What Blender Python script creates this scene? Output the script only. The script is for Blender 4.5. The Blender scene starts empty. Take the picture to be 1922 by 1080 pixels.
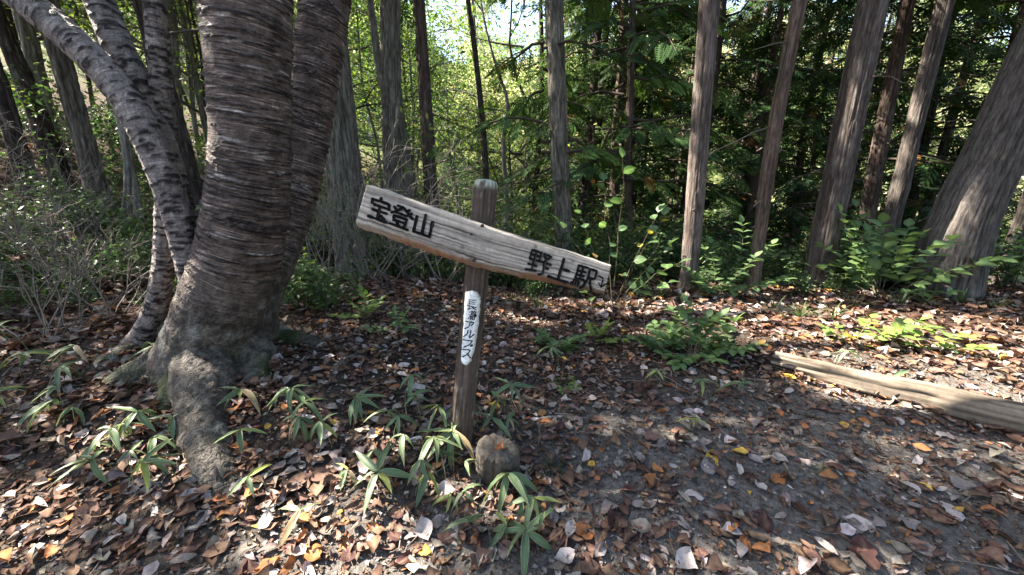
import bpy, math
import numpy as np
from mathutils import Vector

# ------------------------------------------------------------------ camera, sky, sun, exposure
sc = bpy.context.scene
COL = sc.collection
F_PX, CX, CY = 722.0, 961.0, 540.0          # focal length and centre in pixels of the 1922 x 1080 frame
PITCH = math.radians(14.5)
CAM = np.array([0.0, 0.0, 1.35])

cam_data = bpy.data.cameras.new('camera')
cam_data.sensor_width = 36.0
cam_data.lens = F_PX / 1922.0 * 36.0
cam_data.clip_start = 0.05
cam_data.clip_end = 2000
cam = bpy.data.objects.new('camera', cam_data)
cam.location = CAM
cam.rotation_euler = (math.pi / 2 - PITCH, 0, 0)
COL.objects.link(cam)
sc.camera = cam

SUN = np.array([-0.68, 0.20, 0.70]); SUN /= np.linalg.norm(SUN)      # towards the sun
world = bpy.data.worlds.new('World'); sc.world = world
world.use_nodes = True
wn = world.node_tree.nodes; wl = world.node_tree.links
sky = wn.new('ShaderNodeTexSky'); sky.sky_type = 'NISHITA'; sky.sun_disc = False
sky.sun_elevation = math.asin(SUN[2])
sky.sun_rotation = math.atan2(SUN[0], SUN[1])
sky.air_density = 1.0; sky.dust_density = 2.0; sky.ozone_density = 0.6
bg = wn['Background']; bg.inputs['Strength'].default_value = 0.085
wl.new(sky.outputs['Color'], bg.inputs['Color'])
sun_data = bpy.data.lights.new('sun', 'SUN'); sun_data.energy = 5.0; sun_data.angle = math.radians(0.5)
sun_data.color = (1.0, 0.93, 0.82)
sun = bpy.data.objects.new('sun', sun_data)
sun.rotation_euler = Vector(SUN).to_track_quat('Z', 'Y').to_euler()
COL.objects.link(sun)
sc.view_settings.view_transform = 'Standard'; sc.view_settings.look = 'None'
sc.view_settings.gamma = 1.0; sc.view_settings.use_curve_mapping = False
sc.view_settings.exposure = 3.05
sc.view_settings.use_white_balance = True; sc.view_settings.white_balance_temperature = 6600
sc.cycles.max_bounces = 6; sc.cycles.diffuse_bounces = 3; sc.cycles.transmission_bounces = 4
sc.cycles.glossy_bounces = 2; sc.cycles.transparent_max_bounces = 4
sc.cycles.caustics_reflective = False; sc.cycles.caustics_refractive = False

# ------------------------------------------------------------------ small maths
rng = np.random.default_rng(11)
def sm(a, b, t):
    t = np.clip((t - a) / (b - a), 0, 1); return t * t * (3 - 2 * t)
def softplus(t, k=2.0):
    return np.logaddexp(0, k * t) / k
def _hash(ix, iy, iz, seed):
    h = (ix * 374761393 + iy * 668265263 + iz * 2147483647 + seed * 1274126177).astype(np.int64) & 0xFFFFFFFF
    h = ((h ^ (h >> 13)) * 1274126177) & 0xFFFFFFFF
    h = ((h ^ (h >> 16)) * 2246822519) & 0xFFFFFFFF
    return ((h ^ (h >> 15)) & 0xFFFFFF) / float(0xFFFFFF)
def noise3(x, y, z, seed=0):
    x, y, z = np.broadcast_arrays(*(np.asarray(a, float) for a in (x, y, z)))
    ix, iy, iz = (np.floor(a).astype(np.int64) for a in (x, y, z))
    fx, fy, fz = x - ix, y - iy, z - iz
    fx, fy, fz = (f * f * (3 - 2 * f) for f in (fx, fy, fz))
    r = 0
    for dx in (0, 1):
        for dy in (0, 1):
            for dz in (0, 1):
                w = (fx if dx else 1 - fx) * (fy if dy else 1 - fy) * (fz if dz else 1 - fz)
                r = r + w * _hash(ix + dx, iy + dy, iz + dz, seed)
    return r
def fbm(x, y, z, seed=0, n=3):
    r, a, f = 0, 0.5, 1.0
    for i in range(n):
        r = r + a * (noise3(np.asarray(x) * f, np.asarray(y) * f, np.asarray(z) * f, seed + i) - .5); a *= .5; f *= 2.03
    return r
def nrm(v):
    v = np.asarray(v, float); return v / np.maximum(np.linalg.norm(v, axis=-1, keepdims=True), 1e-9)

# ------------------------------------------------------------------ terrain height
def hgt(x, y, detail=True):
    x = np.asarray(x, float); y = np.asarray(y, float)
    bank = 0.27 * sm(1.15, 2.15, y + 0.12 * (x + 1.5)) * sm(0.35, -1.3, x)
    dlog = (x + y - 4.98) / 1.414
    rise = 0.11 * sm(-0.10, 0.22, dlog) * sm(1.0, 2.1, x)
    hill = 0.34 * softplus(-0.8 * x + 0.3 * y - 4.4)
    y0 = 5.7 + 0.35 * np.sin(x * 0.8)
    drop = 0.50 * softplus(y - y0, 1.6) * sm(-7.0, -1.5, x - 0.12 * (y - 6))
    lowfront = -0.05 * sm(1.9, 0.6, y)
    near = bank + rise + hill - drop + lowfront
    far = 0.60 * (y - 26) - 10.0 + 1.2 * np.sin(x * 0.07 + 1) + 0.06 * np.sqrt(x * x + 90)
    far = np.where(far > 24, 24 + (far - 24) * 0.15, far)
    k = 1.5
    z = np.logaddexp(near * k, far * k) / k
    if detail:
        z = z + 0.09 * fbm(x * 1.1, y * 1.1, 0, 3, 2) + 0.05 * fbm(x * 4.5, y * 4.5, 0, 7, 3)
    return z

def ray(u, v):
    dx, up = (u - CX) / F_PX, -(v - CY) / F_PX
    c, s = math.cos(PITCH), math.sin(PITCH)
    return np.array([dx, c + s * up, -s + c * up])
def at_y(u, v, y):
    d = ray(u, v); return CAM + d * ((y - CAM[1]) / d[1])
def at_depth(u, v, d):
    return CAM + ray(u, v) * d
def hit(u, v, tmax=80):
    d = ray(u, v); t = 0.3
    while t < tmax:
        p = CAM + d * t
        if p[2] <= hgt(p[0], p[1]):
            break
        t += 0.02 + 0.004 * t
    return p
def depth_of(p):
    c, s = math.cos(PITCH), math.sin(PITCH)
    q = np.asarray(p) - CAM; return q[1] * c - q[2] * s
def rad_px(p, w):
    """real radius of an upright round thing that is w pixels wide at p"""
    q = np.asarray(p) - CAM; d = depth_of(p)
    return 0.5 * w * d / F_PX * d / math.hypot(d, q[0])
def gz(x, y): return float(hgt(x, y))

# ------------------------------------------------------------------ mesh helpers
def make_mesh(name, V, faces, C=None, smooth=False, mat=None):
    """faces: list of int arrays (k,3) or (k,4)"""
    V = np.ascontiguousarray(V, np.float32)
    faces = [np.asarray(f, np.int32) for f in faces if len(f)]
    me = bpy.data.meshes.new(name)
    me.vertices.add(len(V)); me.vertices.foreach_set('co', V.ravel())
    nl = sum(f.size for f in faces); nf = sum(len(f) for f in faces)
    me.loops.add(nl); me.polygons.add(nf)
    me.loops.foreach_set('vertex_index', np.concatenate([f.ravel() for f in faces]))
    starts = []; o = 0
    for f in faces:
        starts.append(o + np.arange(len(f)) * f.shape[1]); o += f.size
    me.polygons.foreach_set('loop_start', np.concatenate(starts).astype(np.int32))
    if smooth:
        me.polygons.foreach_set('use_smooth', np.ones(nf, bool))
    if C is not None:
        at = me.color_attributes.new('Col', 'FLOAT_COLOR', 'POINT')
        C4 = np.ones((len(V), 4), np.float32); C4[:, :3] = C
        at.data.foreach_set('color', C4.ravel())
    me.update(calc_edges=True); me.validate()
    if mat: me.materials.append(mat)
    return me
class MB:
    """collects vertices, triangles and quads with vertex colours"""
    def __init__(s): s.V, s.T, s.Q, s.C, s.n = [], [], [], [], 0
    def add(s, V, faces, C):
        V = np.asarray(V, float)
        C = np.broadcast_to(np.asarray(C, float), V.shape)
        for f in faces:
            f = np.asarray(f)
            if not len(f): continue
            (s.T if f.shape[1] == 3 else s.Q).append(f + s.n)
        s.V.append(V); s.C.append(C); s.n += len(V); return s
    def mesh(s, name, mat, smooth=False):
        F = []
        if s.T: F.append(np.concatenate(s.T))
        if s.Q: F.append(np.concatenate(s.Q))
        return make_mesh(name, np.concatenate(s.V), F, np.concatenate(s.C), smooth, mat)
    def build(s, name, mat, parent=None, smooth=False):
        return obj(name, s.mesh(name, mat, smooth), parent)
def obj(name, me, parent=None, loc=None):
    o = bpy.data.objects.new(name, me); COL.objects.link(o)
    if parent is not None: o.parent = parent
    if loc is not None: o.location = loc
    return o
def tag(o, label=None, cat=None, group=None, kind=None):
    if label: o['label'] = label
    if cat: o['category'] = cat
    if group: o['group'] = group
    if kind: o['kind'] = kind
    return o
def thing(name, label, cat, loc=(0, 0, 0), group=None, rz=0.0):
    o = bpy.data.objects.new(name, None); COL.objects.link(o)
    o.empty_display_size = .1
    o.location = loc; o.rotation_euler = (0, 0, rz)
    return tag(o, label, cat, group)
def dup(root, loc, rz=0.0, s=1.0, label=None, group=None):
    r = root.copy(); COL.objects.link(r); r.location = loc; r.rotation_euler = (0, 0, rz); r.scale = (s, s, s)
    if label: r['label'] = label
    if group: r['group'] = group
    for ch in root.children:
        c = ch.copy(); COL.objects.link(c); c.parent = r
        for g in ch.children:
            d = g.copy(); COL.objects.link(d); d.parent = c
    return r
def frames(P):
    P = np.asarray(P, float); n = len(P)
    T = nrm(np.gradient(P, axis=0))
    X = np.zeros_like(P)
    ref = np.array([1.0, 0, 0]) if abs(T[0][0]) < .8 else np.array([0, 1.0, 0])
    X[0] = nrm(ref - T[0] * ref.dot(T[0]))
    for i in range(1, n):
        x = X[i - 1] - T[i] * X[i - 1].dot(T[i]); X[i] = nrm(x)
    return T, X, np.cross(T, X)
def resample(P, R, n):
    P = np.asarray(P, float); R = np.asarray(R, float)
    # Catmull-Rom through the points
    d = np.r_[0, np.cumsum(np.linalg.norm(np.diff(P, axis=0), axis=1))]
    t = np.linspace(0, d[-1], n)
    m = np.gradient(P, d, axis=0); mr = np.gradient(R, d)
    i = np.clip(np.searchsorted(d, t, 'right') - 1, 0, len(d) - 2)
    h = (d[i + 1] - d[i]); u = (t - d[i]) / h
    h00, h10, h01, h11 = 2*u**3-3*u**2+1, u**3-2*u**2+u, -2*u**3+3*u**2, u**3-u**2
    Q = h00[:, None]*P[i] + (h10*h)[:, None]*m[i] + h01[:, None]*P[i+1] + (h11*h)[:, None]*m[i+1]
    S = h00*R[i] + h10*h*mr[i] + h01*R[i+1] + h11*h*mr[i+1]
    return Q, np.maximum(S, 1e-4), t
def tube(P, R, sides=6, cap=True):
    P = np.asarray(P, float); R = np.broadcast_to(np.asarray(R, float), len(P))
    T, X, Y = frames(P); n = len(P)
    a = np.arange(sides) / sides * 2 * np.pi
    V = P[:, None] + R[:, None, None] * (np.cos(a)[None, :, None] * X[:, None] + np.sin(a)[None, :, None] * Y[:, None])
    i = np.arange(n - 1)[:, None] * sides; j = np.arange(sides)[None]
    Q = np.stack([i + j, i + (j + 1) % sides, i + sides + (j + 1) % sides, i + sides + j], -1).reshape(-1, 4)
    V = V.reshape(-1, 3); faces = [Q]
    if cap:
        V = np.vstack([V, P[0], P[-1]]); k = len(V)
        j = np.arange(sides)
        faces.append(np.concatenate([np.stack([np.full(sides, k - 2), (j + 1) % sides, j], -1),
                                     np.stack([np.full(sides, k - 1), (n - 1) * sides + j, (n - 1) * sides + (j + 1) % sides], -1)]))
    return V, faces
def stamp(tv, tf, pos, fwd, up, scale):
    """place a template (x along the leaf, z its normal) at many spots"""
    pos = np.asarray(pos, float); N = len(pos)
    X = nrm(np.broadcast_to(fwd, (N, 3))); U = np.broadcast_to(up, (N, 3))
    Y = nrm(np.cross(U, X)); Z = np.cross(X, Y)
    s = np.broadcast_to(np.asarray(scale, float), (N,))
    M = np.stack([X, Y, Z], 1) * s[:, None, None]
    V = np.einsum('mk,nkj->nmj', tv, M) + pos[:, None]
    off = (np.arange(N) * len(tv))[:, None, None]
    return V.reshape(-1, 3), [(np.asarray(f)[None] + off).reshape(-1, np.asarray(f).shape[1]) for f in tf]
def inst_cols(C, m, w=None, C2=None):
    C = np.asarray(C, float)
    if w is None: return np.repeat(C, m, 0)
    C2 = np.broadcast_to(C2, C.shape)
    return (C[:, None] * (1 - w)[None, :, None] + C2[:, None] * w[None, :, None]).reshape(-1, 3)
def randdir(n, r=None):
    r = r or rng; return nrm(r.normal(size=(n, 3)))

# ------------------------------------------------------------------ materials
def nodes_of(name):
    m = bpy.data.materials.new(name); m.use_nodes = True
    nt = m.node_tree; return m, nt, nt.nodes, nt.links, nt.nodes['Principled BSDF']
def N(nt, t, **kw):
    n = nt.nodes.new(t)
    for k, v in kw.items():
        if k in n.inputs: n.inputs[k].default_value = v
        else: setattr(n, k, v)
    return n
def surface_mat(name, rough=.85, spec=.25, nscale=30., namt=.35, bump=.4, stretch=(1, 1, 1), bscale=None, bdist=.01):
    """vertex colour x fine procedural mottling, with bump"""
    m, nt, nd, lk, p = nodes_of(name)
    at = N(nt, 'ShaderNodeAttribute', attribute_name='Col')
    tc = N(nt, 'ShaderNodeTexCoord'); mp = N(nt, 'ShaderNodeMapping'); mp.inputs['Scale'].default_value = stretch
    lk.new(tc.outputs['Object'], mp.inputs['Vector'])
    n1 = N(nt, 'ShaderNodeTexNoise', Scale=nscale, Detail=6.0, Roughness=.65); lk.new(mp.outputs[0], n1.inputs['Vector'])
    mr = N(nt, 'ShaderNodeMapRange'); mr.inputs['From Min'].default_value = .3; mr.inputs['From Max'].default_value = .7
    mr.inputs['To Min'].default_value = 1 - namt; mr.inputs['To Max'].default_value = 1 + namt
    lk.new(n1.outputs['Fac'], mr.inputs['Value'])
    mx = N(nt, 'ShaderNodeVectorMath', operation='SCALE')
    lk.new(at.outputs['Color'], mx.inputs[0]); lk.new(mr.outputs[0], mx.inputs['Scale'])
    lk.new(mx.outputs[0], p.inputs['Base Color'])
    n2 = N(nt, 'ShaderNodeTexNoise', Scale=bscale or nscale * 2.2, Detail=8.0, Roughness=.7); lk.new(mp.outputs[0], n2.inputs['Vector'])
    b = N(nt, 'ShaderNodeBump', Strength=bump, Distance=bdist); lk.new(n2.outputs['Fac'], b.inputs['Height'])
    lk.new(b.outputs[0], p.inputs['Normal'])
    p.inputs['Roughness'].default_value = rough; p.inputs['Specular IOR Level'].default_value = spec
    return m
def leaf_mat(name, rough=.5, spec=.35, trans=.35, nscale=60., namt=.25, tint=(1.0, 1.0, .7)):
    m, nt, nd, lk, p = nodes_of(name)
    at = N(nt, 'ShaderNodeAttribute', attribute_name='Col')
    tc = N(nt, 'ShaderNodeTexCoord')
    n1 = N(nt, 'ShaderNodeTexNoise', Scale=nscale, Detail=3.0); lk.new(tc.outputs['Object'], n1.inputs['Vector'])
    mr = N(nt, 'ShaderNodeMapRange'); mr.inputs['From Min'].default_value = .3; mr.inputs['From Max'].default_value = .7
    mr.inputs['To Min'].default_value = 1 - namt; mr.inputs['To Max'].default_value = 1 + namt
    lk.new(n1.outputs['Fac'], mr.inputs['Value'])
    mx = N(nt, 'ShaderNodeVectorMath', operation='SCALE')
    lk.new(at.outputs['Color'], mx.inputs[0]); lk.new(mr.outputs[0], mx.inputs['Scale'])
    lk.new(mx.outputs[0], p.inputs['Base Color'])
    p.inputs['Roughness'].default_value = rough; p.inputs['Specular IOR Level'].default_value = spec
    if trans > 0:
        tr = N(nt, 'ShaderNodeBsdfTranslucent')
        t2 = N(nt, 'ShaderNodeVectorMath', operation='MULTIPLY'); t2.inputs[1].default_value = tint
        t3 = N(nt, 'ShaderNodeVectorMath', operation='SCALE'); t3.inputs['Scale'].default_value = 1.5
        lk.new(mx.outputs[0], t2.inputs[0]); lk.new(t2.outputs[0], t3.inputs[0]); lk.new(t3.outputs[0], tr.inputs['Color'])
        ms = N(nt, 'ShaderNodeMixShader', Fac=trans)
        lk.new(p.outputs[0], ms.inputs[1]); lk.new(tr.outputs[0], ms.inputs[2])
        lk.new(ms.outputs[0], nd['Material Output'].inputs['Surface'])
    return m
M_GROUND = surface_mat('soil', .95, .06, 40, .6, 1.0, bscale=90, bdist=.025)
M_LITTER = leaf_mat('dead leaf', .8, .10, .10, 45, .35, (1, .8, .6))
M_LEAF = leaf_mat('green leaf', .48, .35, .38, 25, .2)
M_CANOPY = leaf_mat('tree leaf', .5, .18, .45, 3, .2)
M_CONIFER = leaf_mat('conifer spray', .65, .10, .22, 8, .25)
M_SASA = leaf_mat('bamboo grass leaf', .5, .35, .25, 70, .18)
def cherry_mat():
    m, nt, nd, lk, p = nodes_of('cherry bark')
    at = N(nt, 'ShaderNodeAttribute', attribute_name='Col'); bk = N(nt, 'ShaderNodeAttribute', attribute_name='Bark'); rg = N(nt, 'ShaderNodeAttribute', attribute_name='Ring')
    tc = N(nt, 'ShaderNodeTexCoord')
    def noise(vec, scale3, detail, rough=.6, dist=0.):
        mp = N(nt, 'ShaderNodeMapping'); mp.inputs['Scale'].default_value = scale3; lk.new(vec, mp.inputs['Vector'])
        n = N(nt, 'ShaderNodeTexNoise', Scale=1.0, Detail=detail, Roughness=rough, Distortion=dist); lk.new(mp.outputs[0], n.inputs['Vector']); return n.outputs['Fac']
    def rng_(v, a, b, c, d):
        q = N(nt, 'ShaderNodeMapRange'); lk.new(v, q.inputs['Value'])
        for k, x in zip(('From Min', 'From Max', 'To Min', 'To Max'), (a, b, c, d)): q.inputs[k].default_value = x
        return q.outputs[0]
    def mth(op, a, b):
        q = N(nt, 'ShaderNodeMath', operation=op)
        for k, x in enumerate((a, b)):
            if isinstance(x, (int, float)): q.inputs[k].default_value = x
            else: lk.new(x, q.inputs[k])
        return q.outputs[0]
    d1 = rng_(noise(bk.outputs['Vector'], (8, 8, 100), 2.5, .5, .3), .585, .605, 0, 1)      # fine corky dashes round the stem
    d2 = rng_(noise(bk.outputs['Vector'], (5, 5, 190), 3.0, .6, .2), .60, .70, 0, .6)        # hair-thin rings
    pal = rng_(noise(bk.outputs['Vector'], (6, 6, 110), 3.0), .575, .615, 0, 1)
    dash = mth('MULTIPLY', mth('MAXIMUM', d1, d2), rg.outputs['Fac'])
    grit = noise(tc.outputs['Object'], (75, 75, 75), 6.0, .7); blot = noise(tc.outputs['Object'], (14, 14, 14), 5.0, .65); flake = noise(tc.outputs['Object'], (34, 34, 34), 3.0, .5, 1.5)
    tone = mth('MULTIPLY', rng_(grit, .3, .7, .62, 1.4), rng_(blot, .35, .68, .60, 1.45))
    tone = mth('MULTIPLY', tone, mth('SUBTRACT', 1.0, mth('MULTIPLY', dash, .72)))
    tone = mth('MULTIPLY', tone, mth('ADD', 1.0, mth('MULTIPLY', mth('MULTIPLY', pal, rg.outputs['Fac']), 1.5)))
    mx = N(nt, 'ShaderNodeVectorMath', operation='SCALE'); lk.new(at.outputs['Color'], mx.inputs[0]); lk.new(tone, mx.inputs['Scale']); lk.new(mx.outputs[0], p.inputs['Base Color'])
    h = mth('ADD', mth('ADD', mth('MULTIPLY', dash, .7), mth('MULTIPLY', grit, .55)), mth('MULTIPLY', rng_(flake, .42, .56, 0, .8), mth('SUBTRACT', 1.0, rg.outputs['Fac'])))
    b = N(nt, 'ShaderNodeBump', Strength=1.0, Distance=.010); lk.new(h, b.inputs['Height']); lk.new(b.outputs[0], p.inputs['Normal'])
    p.inputs['Roughness'].default_value = .62; p.inputs['Specular IOR Level'].default_value = .18
    return m
M_CHERRY = cherry_mat()
def bark_attr(me, vec, ring):
    a = me.attributes.new('Bark', 'FLOAT_VECTOR', 'POINT'); a.data.foreach_set('vector', np.ascontiguousarray(vec, np.float32).ravel())
    b = me.attributes.new('Ring', 'FLOAT', 'POINT'); b.data.foreach_set('value', np.ascontiguousarray(ring, np.float32).ravel())
    return me
M_BARK = surface_mat('furrowed bark', .92, .06, 48, .5, 1.0, (1, 1, .2), 60, .025)
M_WOOD = surface_mat('weathered wood', .85, .2, 40, .22, .5, (1, 1, 1), 60, .004)
M_TWIG = surface_mat('twig bark', .85, .2, 40, .3, .4)
M_STONE = surface_mat('old stump wood', .95, .15, 30, .35, .8, bscale=60, bdist=.01)

# ------------------------------------------------------------------ the ground: one sheet to the horizon
def soil_colour(x, y):
    path = sm(2.2, 1.3, y - 0.30 * np.clip(x, -1, 2.2) - .25) * sm(-.7, .6, x + .1)        # bare trodden soil, right front
    path = np.maximum(path, .9 * sm(1.45, 1.05, y + .15 * np.sin(x * 3)))
    n = fbm(x * 3, y * 3, 0, 21, 3) + .5
    dark = np.array([.060, .047, .038]); grey = np.array([.172, .156, .140])
    w = np.clip(path * .9 + (n - .5) * .5, 0, 1)[..., None]
    return dark * (1 - w) + grey * w, path
nr, na_f, na_b = 290, 350, 80
rr = 0.25 * (600 / 0.25) ** (np.linspace(0, 1, nr))
aa = np.concatenate([np.linspace(-72, 72, na_f, endpoint=False), np.linspace(72, 288, na_b, endpoint=False)]) * math.pi / 180
A_, R_ = np.meshgrid(aa, rr)
X_, Y_ = R_ * np.sin(A_), R_ * np.cos(A_)
Z_ = hgt(X_, Y_)
near = sm(9, 4, R_)
Z_ += near * (.022 * fbm(X_ * 14, Y_ * 14, 0, 31, 3) + .016 * fbm(X_ * 38, Y_ * 38, 0, 37, 2))
na = na_f + na_b
Vg = np.stack([X_, Y_, Z_], -1).reshape(-1, 3)
i = np.arange(nr - 1)[:, None] * na; j = np.arange(na)[None]
Qg = np.stack([i + j, i + na + j, i + na + (j + 1) % na, i + (j + 1) % na], -1).reshape(-1, 4)[:, ::-1]
Cg, _ = soil_colour(X_, Y_)
leafy = sm(3, 7, R_)[..., None]
Cg = Cg * (1 - leafy) + np.array([.062, .040, .029]) * leafy
farw = sm(14, 26, Y_)[..., None] * np.ones(3)
Cg = Cg * (1 - farw) + np.array([.10, .11, .045]) * farw
Vg = np.vstack([Vg, [0, 0, gz(0, 0)]])
Tg = np.stack([np.full(na, len(Vg) - 1), np.arange(na), (np.arange(na) + 1) % na], -1)[:, ::-1]
Cg = np.vstack([Cg.reshape(-1, 3), [.1, .09, .08]])
ground = obj('ground', make_mesh('ground', Vg, [Qg, Tg], Cg, True, M_GROUND)); tag(ground, kind='structure')

# ------------------------------------------------------------------ leaf templates
LEAF6 = (np.array([[0, 0, 0], [.33, .24, .07], [.72, .17, .05], [1, 0, -.03], [.72, -.17, .05], [.33, -.24, .07]]),
         [np.array([[0, 3, 2, 1], [0, 5, 4, 3]])])
LEAF4 = (np.array([[0, 0, 0], [.5, .28, .06], [1, 0, 0], [.5, -.28, .06]]), [np.array([[0, 2, 1], [0, 3, 2]])])
def maple_template():
    """five-pointed leaf"""
    pts = []
    for k, (a, r) in enumerate([(-130, .30), (-95, .55), (-70, .25), (-45, .85), (-22, .35), (0, 1.), (22, .35), (45, .85), (70, .25), (95, .55), (130, .30)]):
        a = math.radians(a); pts.append([r * math.cos(a) * .75 + .25, r * math.sin(a) * .75, -.08 * r * r])
    V = np.array([[.2, 0, 0.03]] + pts); k = len(pts)
    return V, [np.array([[0, i + 1, i + 2] for i in range(k - 1)])]
MAPLE = maple_template()
def frond(nb, sub, w=.03):
    """flat drooping spray of a hinoki, x along its axis"""
    V, Q = [], []
    def blade(p, d, L, w):
        d = np.array(d); n = np.array([-d[1], d[0], 0]); k = len(V)
        p = np.array(p); dz = np.array([0, 0, -.10 * L])
        V.extend([p, p + d * L * .5 + n * w + dz * .4, p + d * L + dz, p + d * L * .5 - n * w + dz * .4]); Q.append([k, k + 3, k + 2, k + 1])
    blade((0, 0, 0), (1, 0, 0), 1.0, w * .7)
    for i in range(nb):
        t = .06 + .88 * i / nb; L = .10 + .42 * (1 - t) ** .8 * min(1, t * 4 + .25); s = 1 if i % 2 else -1
        a = math.radians(48 - 14 * t); d = (math.cos(a), s * math.sin(a), 0)
        blade((t, 0, -.05 * t), d, L, w)
        for q in range(sub):
            u = .25 + .6 * q / max(sub, 1); s2 = 1 if q % 2 else -1
            a2 = s * a + s2 * math.radians(40)
            blade((t + d[0] * L * u, d[1] * L * u, -.05 * t - .03 * u), (math.cos(a2), math.sin(a2), 0), L * .42 * (1.15 - u), w * .75)
    V = np.array(V); V[:, 2] -= .18 * V[:, 0] ** 2
    return V, [np.array(Q)]
FROND_NEAR, FROND_FAR = frond(16, 3, .026), frond(9, 0, .05)

# ------------------------------------------------------------------ fallen leaves: single ones and the litter mass
LEAF_COL = {'orange': (.31, .120, .045), 'pale': (.36, .315, .295), 'maroon': (.060, .030, .028), 'brown': (.125, .072, .054), 'yellow': (.50, .30, .05), 'grey': (.20, .172, .160)}
def dead_leaf(seed, nx=6, ny=4, wide=.32):
    r = np.random.default_rng(seed)
    u = np.linspace(0, 1, nx + 1)[:, None]; v = np.linspace(-1, 1, ny + 1)[None]
    w = wide * np.sin(np.pi * np.clip(u, 0, 1) ** .85) ** .8 + .012
    w = w * (1 + .45 * (r.random((nx + 1, ny + 1)) - .5))
    x = u + 0 * v + .03 * r.normal(size=(nx + 1, ny + 1)); y = v * w + .12 * r.normal() * np.sin(u * np.pi)
    z = r.normal(.05, .15) * (u - .5) ** 2 * 2 + r.normal(.12, .16) * v * v * w / wide * .7 + r.normal(0, .18) * (u - .5) * v + .045 * r.normal(size=(nx + 1, ny + 1))
    z = z - z.min() * .8
    V = np.stack([x - .5, y, z], -1).reshape(-1, 3)
    i = np.arange(nx)[:, None] * (ny + 1); j = np.arange(ny)[None]
    Q = np.stack([i + j, i + ny + 1 + j, i + ny + 2 + j, i + j + 1], -1).reshape(-1, 4)
    rib = (np.abs(v) < .1) * np.ones_like(u)
    return V, [Q], rib.ravel().astype(float)
def leaf_colours(n, r, w=(.040, .085, .36, .30, .005, .21)):
    ks = list(LEAF_COL); c = np.array([LEAF_COL[k] for k in ks])[r.choice(len(ks), n, p=np.array(w) / sum(w))]
    return c * r.uniform(.45, 1.35, (n, 1)) * r.uniform(.92, 1.08, (n, 3))
def ground_normal(x, y, e=.06):
    return nrm(np.stack([-(hgt(x + e, y) - hgt(x - e, y)) / (2 * e), -(hgt(x, y + e) - hgt(x, y - e)) / (2 * e), np.ones_like(x)], -1))
def scatter_polar(n, r0, r1, power, r, half=64):
    rad = r0 + (r1 - r0) * r.random(n) ** power; a = np.radians(r.uniform(-half, half, n))
    return rad * np.sin(a), rad * np.cos(a)
def litter(name, n, r0, r1, power, size, tmpls, seed, keep_path=.48, lift=.01):
    r = np.random.default_rng(seed); mb = MB()
    x, y = scatter_polar(n, r0, r1, power, r)
    _, path = soil_colour(x, y)
    k = r.random(n) > path * (1 - keep_path)
    clump = noise3(x * 1.6, y * 1.6, 0, 55)
    k &= r.random(n) < .45 + .9 * clump
    x, y = x[k], y[k]
    nn = ground_normal(x, y) + .34 * r.normal(size=(len(x), 3)); nn[:, 2] = np.abs(nn[:, 2])
    pos = np.stack([x, y, hgt(x, y) + lift * (.3 + r.random(len(x)) * 1.5)], -1)
    a = r.uniform(0, 2 * np.pi, len(x)); fw = np.stack([np.cos(a), np.sin(a), 0 * a], -1)
    s = r.uniform(*size, len(x)); C = leaf_colours(len(x), r); which = r.integers(0, len(tmpls), len(x))
    for t, (tv, tf, rib) in enumerate(tmpls):
        q = which == t
        V, F = stamp(tv, tf, pos[q], fw[q], nn[q], s[q])
        mb.add(V, F, inst_cols(C[q], len(tv), rib * .35, np.array([.3, .2, .12])))
    o = mb.build(name, M_LITTER, None, True)
    return o
T_MID = [dead_leaf(100 + k, 4, 2, .17 + .045 * (k % 5)) for k in range(16)]
T_LOW = [dead_leaf(130 + k, 2, 2, .30) for k in range(6)]
o = litter('leaf_litter', 14500, .7, 4.6, .70, (.024, .088), T_MID, 1)
tag(o, 'deep brown and mauve dead leaves carpeting the near forest floor', 'leaf litter', kind='stuff')
o = litter('leaf_litter', 20000, 4.0, 13, 1.25, (.06, .13), T_LOW, 2)
tag(o, 'dead leaves covering the crest and wooded slope beyond the sign', 'leaf litter', kind='stuff')
o = litter('leaf_fragments', 24000, .6, 4.0, .8, (.007, .030), T_LOW, 3, .95, .004)
tag(o, 'broken leaf crumbs and bark chips scattered over the soil', 'leaf debris', kind='stuff')
def pebbles():
    r = np.random.default_rng(5); mb = MB(); n = 5200
    x, y = scatter_polar(n, .6, 3.2, .8, r); _, p = soil_colour(x, y)
    k = r.random(n) < .15 + .85 * p; x, y = x[k], y[k]; n = len(x)
    tv = np.array([[1, 0, 0], [0, 1, 0], [-1, 0, 0], [0, -1, 0], [.1, .1, .7], [0, 0, -.6]], float)
    tf = [np.array([[0, 1, 4], [1, 2, 4], [2, 3, 4], [3, 0, 4], [1, 0, 5], [2, 1, 5], [3, 2, 5], [0, 3, 5]])]
    pos = np.stack([x, y, hgt(x, y) + .002], -1); a = r.uniform(0, 6.28, n)
    up = np.array([0, 0, 1.]) + .4 * r.normal(size=(n, 3))
    V, F = stamp(tv, tf, pos, np.stack([np.cos(a), np.sin(a), 0 * a], -1), up, r.uniform(.003, .010, n))
    mb.add(V, F, inst_cols(np.array([.2, .18, .155]) * r.uniform(.5, 1.5, (n, 1)), 6))
    tag(mb.build('gravel', M_GROUND, None, True), 'small grit and pebbles pressed into the trodden soil', 'gravel', kind='stuff')
pebbles()

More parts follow.
